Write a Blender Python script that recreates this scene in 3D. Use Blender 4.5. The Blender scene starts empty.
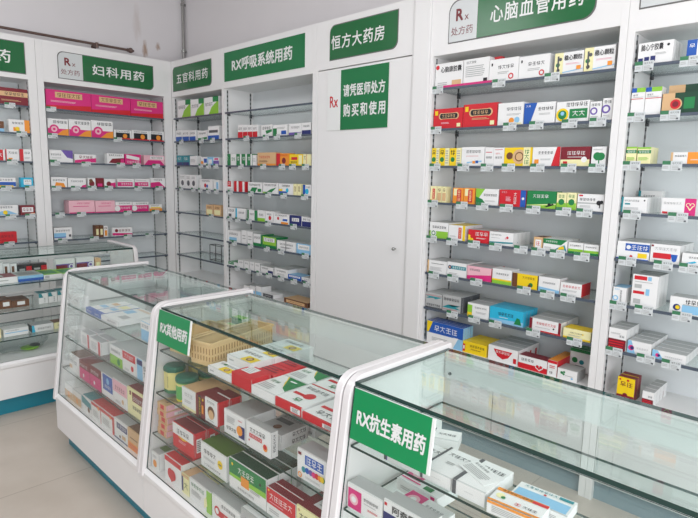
import bpy, bmesh, math, random
from mathutils import Vector, Matrix
C = bpy.context.scene.collection
SC = bpy.context.scene

# ------------------------------------------------------------------ camera
cam_data = bpy.data.cameras.new('camera')
cam_data.sensor_width = 36.0
cam_data.lens = 28.2641
cam_data.clip_start = 0.02
cam = bpy.data.objects.new('camera', cam_data)
C.objects.link(cam)
cam.matrix_world = Matrix([[0.711577, -0.120679, 0.692167, 4.923597], [0.702274, 0.091754, -0.70597, -2.6], [0.021686, 0.988442, 0.15004, 1.535], [0.0, 0.0, 0.0, 1.0]])
SC.camera = cam

# ------------------------------------------------------------------ world, lights, exposure
SC.view_settings.view_transform = 'Standard'
SC.view_settings.look = 'None'
SC.view_settings.gamma = 1.0
SC.view_settings.use_curve_mapping = False
SC.view_settings.exposure = -0.1
SC.cycles.transparent_max_bounces = 64
SC.cycles.max_bounces = 10
SC.cycles.glossy_bounces = 4
SC.cycles.sample_clamp_indirect = 6.0
world = bpy.data.worlds.new('world'); SC.world = world
world.use_nodes = True
bg = world.node_tree.nodes['Background']
bg.inputs['Color'].default_value = (0.86, 0.93, 1.0, 1)
bg.inputs['Strength'].default_value = 0.9

def area(name, loc, rot, sx, sy, power, col):
    l = bpy.data.lights.new(name, 'AREA'); l.shape = 'RECTANGLE'
    l.size, l.size_y, l.energy, l.color = sx, sy, power, col
    o = bpy.data.objects.new(name, l); C.objects.link(o)
    o.location = loc; o.rotation_euler = rot
    return o
# daylight from the right and shop front; unseen ceiling lights added for fill
area('daylight_window', (6.5, -2.5, 1.65), (math.radians(90), 0, math.radians(90)), 3.2, 2.4, 120, (0.93, 0.965, 1.0))
area('daylight_window', (3.9, -5.35, 1.4), (math.radians(90), 0, 0), 3.4, 1.8, 17, (0.93, 0.965, 1.0))
for lx, pw in ((1.4, 18), (4.2, 13)):
    area('ceiling_fill_light', (lx, -2.9, 3.1), (math.radians(40), 0, math.radians(10)), 1.6, 0.6, pw, (0.98, 0.98, 1.0))  # added fill, tilted to brighten headers and upper walls
area('ceiling_fill_light', (3.6, -1.5, 3.2), (0, 0, 0), 2.4, 0.5, 9, (0.98, 0.98, 1.0))

# ------------------------------------------------------------------ materials
def lin(c):
    return c / 12.92 if c <= 0.04045 else ((c + 0.055) / 1.055) ** 2.4
def rgb(h):
    return tuple(lin(int(h[i:i + 2], 16) / 255) for i in (0, 2, 4)) + (1,)
MATS = {}
def mat(name, hexcol, rough=0.5, metal=0.0, spec=0.5, noise=0.0, nscale=8.0):
    m = bpy.data.materials.new(name); m.use_nodes = True
    nt = m.node_tree; b = nt.nodes['Principled BSDF']
    b.inputs['Base Color'].default_value = rgb(hexcol)
    b.inputs['Roughness'].default_value = rough
    b.inputs['Metallic'].default_value = metal
    b.inputs['Specular IOR Level'].default_value = spec
    if noise:
        tc = nt.nodes.new('ShaderNodeTexCoord'); n = nt.nodes.new('ShaderNodeTexNoise')
        n.inputs['Scale'].default_value = nscale; n.inputs['Detail'].default_value = 4
        mx = nt.nodes.new('ShaderNodeMix'); mx.data_type = 'RGBA'
        c = rgb(hexcol)
        mx.inputs[6].default_value = tuple(x * (1 - noise) for x in c[:3]) + (1,)
        mx.inputs[7].default_value = tuple(min(1, x * (1 + noise)) for x in c[:3]) + (1,)
        nt.links.new(tc.outputs['Object'], n.inputs['Vector'])
        nt.links.new(n.outputs['Fac'], mx.inputs[0])
        nt.links.new(mx.outputs[2], b.inputs['Base Color'])
    MATS[name] = m
    return m
PAL = dict(W='ecebea', w='cfd0cf', S='b4b5b4', k='55585c', K='1d1d22', R='cf1f2c', M='7d1c2a', P='d92b7c', p='efb9c4',
           B='1f58b0', b='8fc3e4', C='2fb4d8', E='232c6c', T='2a8c96', G='1b7f45', Gd='17432e', Go='4f6f23', g='8ec63f', Y='f2cf1c',
           y='f1eab4', O='ef9633', o='d9b183', N='6e4428', V='6f57a6')
PNAME = dict(W='white', w='offwhite', S='silver', k='charcoal', K='black', R='red', M='maroon', P='magenta', p='pale_pink', B='blue',
             b='pale_blue', C='cyan', E='navy', T='teal', G='green', Gd='dark_green', Go='olive', g='lime', Y='yellow', y='cream',
             O='orange', o='tan', N='brown', V='violet')
for k_, h_ in PAL.items():
    mat('print_' + PNAME[k_], h_, 0.42)
def pm(k): return MATS['print_' + PNAME[k]]
mat('white_laminate', 'e9e7e6', 0.32, noise=0.012, nscale=3)
mat('white_plastic', 'dedada', 0.25)
mat('grey_laminate', 'dfe2e4', 0.45, noise=0.02, nscale=4)
mat('plinth_teal', '1f7f92', 0.4)
mat('plinth_grey', '76909a', 0.45)
mat('sign_green_lit', '0a8a50', 0.28)  # counter boards: stronger light on them is put into this brighter green
mat('plate_green', '07713e', 0.28)
mat('sign_green_inset', '1b6638', 0.2)
mat('sign_white', 'e8e8e6', 0.3)
mat('sign_pale', 'cfd2d2', 0.3)
mat('sign_red', 'c81e2c', 0.4)
mat('sign_maroon', '7a2a30', 0.4)
mat('glass_edge', '1d3b36', 0.15)
mat('shelf_edge', '4f5865', 0.3)
mat('steel', 'a8a9a6', 0.25, 0.9)
mat('bracket_dark', '4a4c4e', 0.5)
mat('rod_bronze', '6b5751', 0.35, 0.4)
mat('pipe_grey', '9a9996', 0.4, 0.5)
mat('basket_weave', 'e0c08a', 0.6, noise=0.08, nscale=40)
mat('basket_dark', 'a97f45', 0.7)
mat('jar_yellow', 'e6d98d', 0.35)
mat('jar_green', '5fae5c', 0.35)
mat('jar_lid', '1f6b57', 0.35)
mat('jar_base', '2f7a55', 0.4)
mat('tag_white', 'd3d7d8', 0.4)
mat('tag_green', '3c7a55', 0.4)
mat('ceiling_paint', 'e4e2e2', 0.9)
mat('recess_shade', '6d6c6a', 0.8)

def glass(name, tint, refl=1.0, base=0.03):
    m = bpy.data.materials.new(name); m.use_nodes = True
    nt = m.node_tree; nt.nodes.clear()
    out = nt.nodes.new('ShaderNodeOutputMaterial'); tr = nt.nodes.new('ShaderNodeBsdfTransparent')
    gl = nt.nodes.new('ShaderNodeBsdfGlossy'); mx = nt.nodes.new('ShaderNodeMixShader'); lw = nt.nodes.new('ShaderNodeLayerWeight')
    lw.inputs['Blend'].default_value = 0.5
    pw = nt.nodes.new('ShaderNodeMath'); pw.operation = 'POWER'; pw.inputs[1].default_value = 5.0
    fr = nt.nodes.new('ShaderNodeMath'); fr.operation = 'MULTIPLY_ADD'; fr.inputs[1].default_value = 1 - base; fr.inputs[2].default_value = base
    nt.links.new(lw.outputs['Facing'], pw.inputs[0]); nt.links.new(pw.outputs[0], fr.inputs[0])
    tr.inputs['Color'].default_value = tint; gl.inputs['Roughness'].default_value = 0.0
    gl.inputs['Color'].default_value = (0.95 * refl, 0.98 * refl, 0.97 * refl, 1)
    nt.links.new(fr.outputs[0], mx.inputs[0]); nt.links.new(tr.outputs[0], mx.inputs[1]); nt.links.new(gl.outputs[0], mx.inputs[2])
    nt.links.new(mx.outputs[0], out.inputs[0])
    MATS[name] = m
    return m
glass('glass_clear', (0.985, 0.995, 0.99, 1))
glass('glass_top', (0.925, 0.978, 0.962, 1))
glass('glass_shelf', (0.945, 0.978, 0.97, 1))
glass('clear_film', (0.86, 0.88, 0.88, 1))

def wall_paint():
    m = mat('wall_paint', 'd2cdc9', 0.85)
    nt = m.node_tree; b = nt.nodes['Principled BSDF']
    tc = nt.nodes.new('ShaderNodeTexCoord'); n = nt.nodes.new('ShaderNodeTexNoise'); n.inputs['Scale'].default_value = 1.2
    n.inputs['Detail'].default_value = 5
    mx = nt.nodes.new('ShaderNodeMix'); mx.data_type = 'RGBA'
    mx.inputs[6].default_value = rgb('d9d5d6'); mx.inputs[7].default_value = rgb('e4e0e1')
    nt.links.new(tc.outputs['Object'], n.inputs['Vector']); nt.links.new(n.outputs['Fac'], mx.inputs[0])
    last = mx.outputs[2]
    # damp stains low on the left wall, each an irregular patch of its own
    for (cx, cy, cz, sy, sz, amt) in [(0, -0.088, 2.681, 0.035, 0.1, 0.75), (0, 0.044, 2.732, 0.03, 0.045, 0.7), (0, -0.159, 2.903, 0.05, 0.2, 0.2)]:
        mp = nt.nodes.new('ShaderNodeMapping')
        mp.inputs['Location'].default_value = (0, -cy / sy, -cz / sz); mp.inputs['Scale'].default_value = (0.0, 1 / sy, 1 / sz)
        nt.links.new(tc.outputs['Object'], mp.inputs['Vector'])
        nz = nt.nodes.new('ShaderNodeTexNoise'); nz.inputs['Scale'].default_value = 1.6; nz.inputs['Detail'].default_value = 3
        nt.links.new(mp.outputs[0], nz.inputs['Vector'])
        ln = nt.nodes.new('ShaderNodeVectorMath'); ln.operation = 'LENGTH'; nt.links.new(mp.outputs[0], ln.inputs[0])
        ad = nt.nodes.new('ShaderNodeMath'); ad.operation = 'ADD'
        nt.links.new(ln.outputs['Value'], ad.inputs[0]); nt.links.new(nz.outputs['Fac'], ad.inputs[1])
        mr = nt.nodes.new('ShaderNodeMapRange'); mr.inputs[1].default_value = 0.8; mr.inputs[2].default_value = 1.4
        mr.inputs[3].default_value = amt; mr.inputs[4].default_value = 0.0
        nt.links.new(ad.outputs[0], mr.inputs[0])
        m2 = nt.nodes.new('ShaderNodeMix'); m2.data_type = 'RGBA'; m2.inputs[7].default_value = rgb('9a7656')
        nt.links.new(mr.outputs[0], m2.inputs[0]); nt.links.new(last, m2.inputs[6]); last = m2.outputs[2]
    nt.links.new(last, b.inputs['Base Color'])
wall_paint()

def floor_tile():
    m = mat('floor_tile', 'b9ad9c', 0.3, spec=0.4)
    nt = m.node_tree; b = nt.nodes['Principled BSDF']
    tc = nt.nodes.new('ShaderNodeTexCoord'); br = nt.nodes.new('ShaderNodeTexBrick')
    br.offset = 0.0; br.inputs['Scale'].default_value = 1.0
    br.inputs['Brick Width'].default_value = 0.84; br.inputs['Row Height'].default_value = 0.84
    br.inputs['Mortar Size'].default_value = 0.0035; br.inputs['Mortar Smooth'].default_value = 0.3
    br.inputs['Color1'].default_value = rgb('cbc0b4'); br.inputs['Color2'].default_value = rgb('c6bbaf'); br.inputs['Mortar'].default_value = rgb('b0a498')
    mp = nt.nodes.new('ShaderNodeMapping'); mp.inputs['Location'].default_value = (-0.43, 0.51, 0)
    nt.links.new(tc.outputs['Object'], mp.inputs['Vector']); nt.links.new(mp.outputs[0], br.inputs['Vector'])
    n = nt.nodes.new('ShaderNodeTexNoise'); n.inputs['Scale'].default_value = 5; n.inputs['Detail'].default_value = 6
    nt.links.new(tc.outputs['Object'], n.inputs['Vector'])
    mx = nt.nodes.new('ShaderNodeMix'); mx.data_type = 'RGBA'; mx.blend_type = 'MULTIPLY'; mx.inputs[0].default_value = 0.35
    rp = nt.nodes.new('ShaderNodeValToRGB'); rp.color_ramp.elements[0].position = 0.3; rp.color_ramp.elements[0].color = (0.72, 0.69, 0.65, 1)
    rp.color_ramp.elements[1].position = 0.7; rp.color_ramp.elements[1].color = (1, 1, 1, 1)
    nt.links.new(n.outputs['Fac'], rp.inputs[0]); nt.links.new(br.outputs['Color'], mx.inputs[6]); nt.links.new(rp.outputs[0], mx.inputs[7])
    nt.links.new(mx.outputs[2], b.inputs['Base Color'])
floor_tile()
def slot_mat():
    m = mat('slotted_metal', '9fa3a4', 0.45, 0.3)
    nt = m.node_tree; b = nt.nodes['Principled BSDF']
    tc = nt.nodes.new('ShaderNodeTexCoord'); w = nt.nodes.new('ShaderNodeTexWave'); w.bands_direction = 'Z'
    w.inputs['Scale'].default_value = 9.0
    rp = nt.nodes.new('ShaderNodeValToRGB'); rp.color_ramp.interpolation = 'CONSTANT'
    rp.color_ramp.elements[0].color = rgb('3c3f41'); rp.color_ramp.elements[1].position = 0.5; rp.color_ramp.elements[1].color = rgb('8f9394')
    nt.links.new(tc.outputs['Object'], w.inputs['Vector']); nt.links.new(w.outputs['Fac'], rp.inputs[0]); nt.links.new(rp.outputs[0], b.inputs['Base Color'])
slot_mat()

# ------------------------------------------------------------------ mesh helpers
class MB:
    def __init__(s): s.v, s.f, s.m, s.mats, s.smooth = [], [], [], [], []
    def mi(s, m):
        m = MATS[m] if isinstance(m, str) else m
        if m not in s.mats: s.mats.append(m)
        return s.mats.index(m)
    def poly(s, pts, m, smooth=False):
        b = len(s.v); s.v += [tuple(p) for p in pts]; s.f.append(tuple(range(b, b + len(pts)))); s.m.append(s.mi(m)); s.smooth.append(smooth)
    def faces(s, vs, fs, m, smooth=False):
        b = len(s.v); s.v += [tuple(p) for p in vs]; k = s.mi(m)
        for f in fs: s.f.append(tuple(b + i for i in f)); s.m.append(k); s.smooth.append(smooth)
    def box(s, x0, y0, z0, x1, y1, z1, m, top=None, front=None, sides=None, c=0.0):
        if c > 0 and top is None and front is None and sides is None:
            return s.cbox(x0, y0, z0, x1, y1, z1, m, c)
        v = [(x0, y0, z0), (x1, y0, z0), (x1, y1, z0), (x0, y1, z0), (x0, y0, z1), (x1, y0, z1), (x1, y1, z1), (x0, y1, z1)]
        s.faces(v, [(0, 3, 2, 1)], m); s.faces(v, [(4, 5, 6, 7)], top or m); s.faces(v, [(0, 1, 5, 4)], front or m)
        s.faces(v, [(1, 2, 6, 5), (3, 0, 4, 7)], sides or m); s.faces(v, [(2, 3, 7, 6)], m)
    def cbox(s, x0, y0, z0, x1, y1, z1, m, c):
        bm = bmesh.new(); bmesh.ops.create_cube(bm, size=1)
        for v in bm.verts:
            v.co = Vector(((x0 + x1) / 2 + v.co.x * (x1 - x0), (y0 + y1) / 2 + v.co.y * (y1 - y0), (z0 + z1) / 2 + v.co.z * (z1 - z0)))
        bmesh.ops.bevel(bm, geom=bm.edges[:], offset=c, segments=2, affect='EDGES', profile=0.7)
        bm.verts.index_update()
        s.faces([v.co[:] for v in bm.verts], [[v.index for v in f.verts] for f in bm.faces], m); bm.free()
    def tube(s, p0, p1, r, m, seg=12, r1=None):
        p0, p1 = Vector(p0), Vector(p1); r1 = r if r1 is None else r1
        d = (p1 - p0).normalized(); a = d.orthogonal().normalized(); b = d.cross(a)
        v = []
        for p, rr in ((p0, r), (p1, r1)):
            for i in range(seg):
                t = 2 * math.pi * i / seg; v.append(p + (a * math.cos(t) + b * math.sin(t)) * rr)
        s.faces(v, [(i, (i + 1) % seg, seg + (i + 1) % seg, seg + i) for i in range(seg)], m, True)
        s.faces(v, [tuple(range(seg))[::-1], tuple(range(seg, 2 * seg))], m)
    def lathe(s, prof, m, seg=20, o=(0, 0, 0), rot=0.0, smooth=True):
        v = []
        for r, z in prof:
            for i in range(seg):
                t = 2 * math.pi * i / seg + rot; v.append((o[0] + r * math.cos(t), o[1] + r * math.sin(t), o[2] + z))
        n = len(prof); f = []
        for j in range(n - 1):
            for i in range(seg):
                f.append((j * seg + i, j * seg + (i + 1) % seg, (j + 1) * seg + (i + 1) % seg, (j + 1) * seg + i))
        s.faces(v, f, m, smooth); s.faces(v, [tuple(range(seg))[::-1], tuple((n - 1) * seg + i for i in range(seg))], m)
    def sphere(s, c, r, m, seg=12, sq=1.0):
        n = 8; s.lathe([(max(1e-4, r * math.sin(math.pi * j / n)), -r * sq * math.cos(math.pi * j / n)) for j in range(n + 1)], m, seg, c)
    def build(s, name, parent=None, loc=None):
        me = bpy.data.meshes.new(name); me.from_pydata([tuple(p) for p in s.v], [], s.f)
        for m in s.mats: me.materials.append(m)
        for p, k, sm in zip(me.polygons, s.m, s.smooth): p.material_index = k; p.use_smooth = sm
        me.update()
        o = bpy.data.objects.new(name, me); C.objects.link(o)
        if parent is not None: o.parent = parent
        if loc is not None: o.location = loc
        return o
def tag(o, label, cat, group=None):
    o['label'] = label; o['category'] = cat
    if group: o['group'] = group
    return o
def empty(name, loc, rz, label, cat, group=None):
    o = bpy.data.objects.new(name, None); C.objects.link(o); o.empty_display_size = 0.1
    o.location = loc; o.rotation_euler = (0, 0, rz)
    return tag(o, label, cat, group)
def struct(o): o['kind'] = 'structure'; return o
_txt = {}
def text_polys(body, bold, space=1.0):
    """outline polygons of a line of writing, scaled to a unit box"""
    key = (body, bold, space)
    if key not in _txt:
        cu = bpy.data.curves.new('writing', 'FONT'); cu.body = body; cu.resolution_u = 2; cu.space_character = space; cu.fill_mode = 'FRONT'
        ob = bpy.data.objects.new('writing', cu); C.objects.link(ob)
        bpy.context.view_layer.update()
        dg = bpy.context.evaluated_depsgraph_get()
        me = bpy.data.meshes.new_from_object(ob.evaluated_get(dg))
        vs = [v.co.copy() for v in me.vertices]; fs = [tuple(p.vertices) for p in me.polygons]
        bpy.data.objects.remove(ob); bpy.data.curves.remove(cu); bpy.data.meshes.remove(me)
        if vs:
            x0 = min(v.x for v in vs); x1 = max(v.x for v in vs); y0 = min(v.y for v in vs); y1 = max(v.y for v in vs)
            vs = [((v.x - x0) / (x1 - x0), (v.y - y0) / (y1 - y0), 0) for v in vs]
            if bold > 0:   # heavier strokes: the outline laid over itself a hair to each side
                n0, v0, f0 = len(vs), vs, fs; vs, fs = [], []
                bx, by = bold / (x1 - x0), bold / (y1 - y0)
                for q, (sx, sy) in enumerate(((-1, -1), (1, -1), (1, 1), (-1, 1), (0, 0))):
                    vs += [((x + sx * bx) / (1 + 2 * bx) + bx, (y + sy * by) / (1 + 2 * by) + by, q) for x, y, _ in v0]
                    fs += [tuple(i + q * n0 for i in f) for f in f0]
        _txt[key] = (vs, fs)
    return _txt[key]

# printed marks on a flat face: frame(u, v, off) maps unit face coordinates to a point
def marks(mb, frame, W, H, prims, seed=0, step=0.00025):
    rnd = random.Random(seed)
    off = step * 2
    def quad(u0, v0, u1, v1, k): mb.poly([frame(u0, v0, off), frame(u1, v0, off), frame(u1, v1, off), frame(u0, v1, off)], pm(k))
    for p in prims:
        t, k, a = p[0], p[1], p[2:]
        fl = [float(x) for x in a[:8] if x.replace('.', '').replace('-', '').isdigit()]
        off += step
        if t == 'r': quad(*fl[:4], k)
        elif t == 'q': mb.poly([frame(fl[i], fl[i + 1], off) for i in range(0, len(fl), 2)], pm(k))
        elif t in 'co':
            u, v, r = fl[:3]; n = 18
            pts = [(u + r * H / W * math.cos(2 * math.pi * i / n), v + r * math.sin(2 * math.pi * i / n)) for i in range(n)]
            if t == 'c': mb.poly([frame(x, y, off) for x, y in pts], pm(k))
            else:
                pin = [(u + .6 * r * H / W * math.cos(2 * math.pi * i / n), v + .6 * r * math.sin(2 * math.pi * i / n)) for i in range(n)]
                for i in range(n):
                    j = (i + 1) % n
                    mb.poly([frame(*pts[i], off), frame(*pts[j], off), frame(*pin[j], off), frame(*pin[i], off)], pm(k))
        elif t == 'l':
            u0, v0, u1, v1, n = fl[0], fl[1], fl[2], fl[3], int(fl[4])
            for i in range(n):
                hh = (v1 - v0) / n; b = v0 + hh * i
                quad(u0, b + hh * .25, u1 - (u1 - u0) * .2 * rnd.random(), b + hh * .7, k)
        elif t == 't':
            u0, v0, u1, v1 = fl[:4]
            vert = (v1 - v0) * H > (u1 - u0) * W
            n = max(1, min(9, round(((v1 - v0) * H) / ((u1 - u0) * W) * .9 if vert else ((u1 - u0) * W) / ((v1 - v0) * H) * .9)))
            for i in range(n):
                if vert: a0, a1, b1, b0 = u0, u1, v1 - (v1 - v0) * (i + .06) / n, v1 - (v1 - v0) * (i + .94) / n
                else: a0, a1, b0, b1 = u0 + (u1 - u0) * (i + .06) / n, u0 + (u1 - u0) * (i + .92) / n, v0, v1
                da, db = a1 - a0, b1 - b0
                P = lambda pts: mb.poly([frame(a0 + da * x, b0 + db * y, off) for x, y in pts], pm(k))
                hs = lambda y, x0, x1: P([(x0, y - .055), (x1, y - .055), (x1, y + .055), (x0, y + .055)])
                vs_ = lambda x, y0, y1: P([(x - .06, y0), (x + .06, y0), (x + .06, y1), (x - .06, y1)])
                kind = rnd.randrange(5)
                if kind == 0: hs(.9, .1, .9); hs(.55, .0, 1); hs(.1, .05, .95); vs_(.5, .1, .9)
                elif kind == 1: vs_(.15, 0, 1); hs(.85, .35, 1); hs(.45, .35, 1); hs(.08, .35, 1); vs_(.65, .08, .85)
                elif kind == 2: hs(.8, 0, 1); vs_(.5, .45, 1); P([(.42, .5), (.55, .5), (.12, 0), (0, 0)]); P([(.45, .5), (.58, .5), (1, 0), (.86, 0)])
                elif kind == 3: hs(.92, .15, .85); vs_(.18, .5, .92); vs_(.82, .5, .92); hs(.5, .15, .85); hs(.25, 0, 1); vs_(.5, 0, .5)
                else: vs_(.2, .05, .95); P([(.0, .7), (.4, .8), (.4, .68), (0, .58)]); hs(.75, .45, 1); vs_(.7, .0, 1); hs(.35, .45, 1); P([(.45, 0), (.55, 0), (.7, .35), (.6, .35)])
        elif t == 'x':
            u0, v0, u1, v1 = fl[:4]; vs, fs = text_polys(a[4], 0.012)
            mb.faces([frame(u0 + (u1 - u0) * x, v0 + (v1 - v0) * y, off + .0001 * q) for x, y, q in vs], fs, pm(k))
def lettering(name, body, x0, z0, x1, z1, y, m, parent, bold=0.02, space=1.0):
    """raised lettering on a plane of constant local y, facing -y"""
    vs, fs = text_polys(body, bold, space)
    mb = MB(); mb.faces([(x0 + (x1 - x0) * a, y - .00025 * q, z0 + (z1 - z0) * b) for a, b, q in vs], fs, m)
    return mb.build(name, parent)

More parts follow.
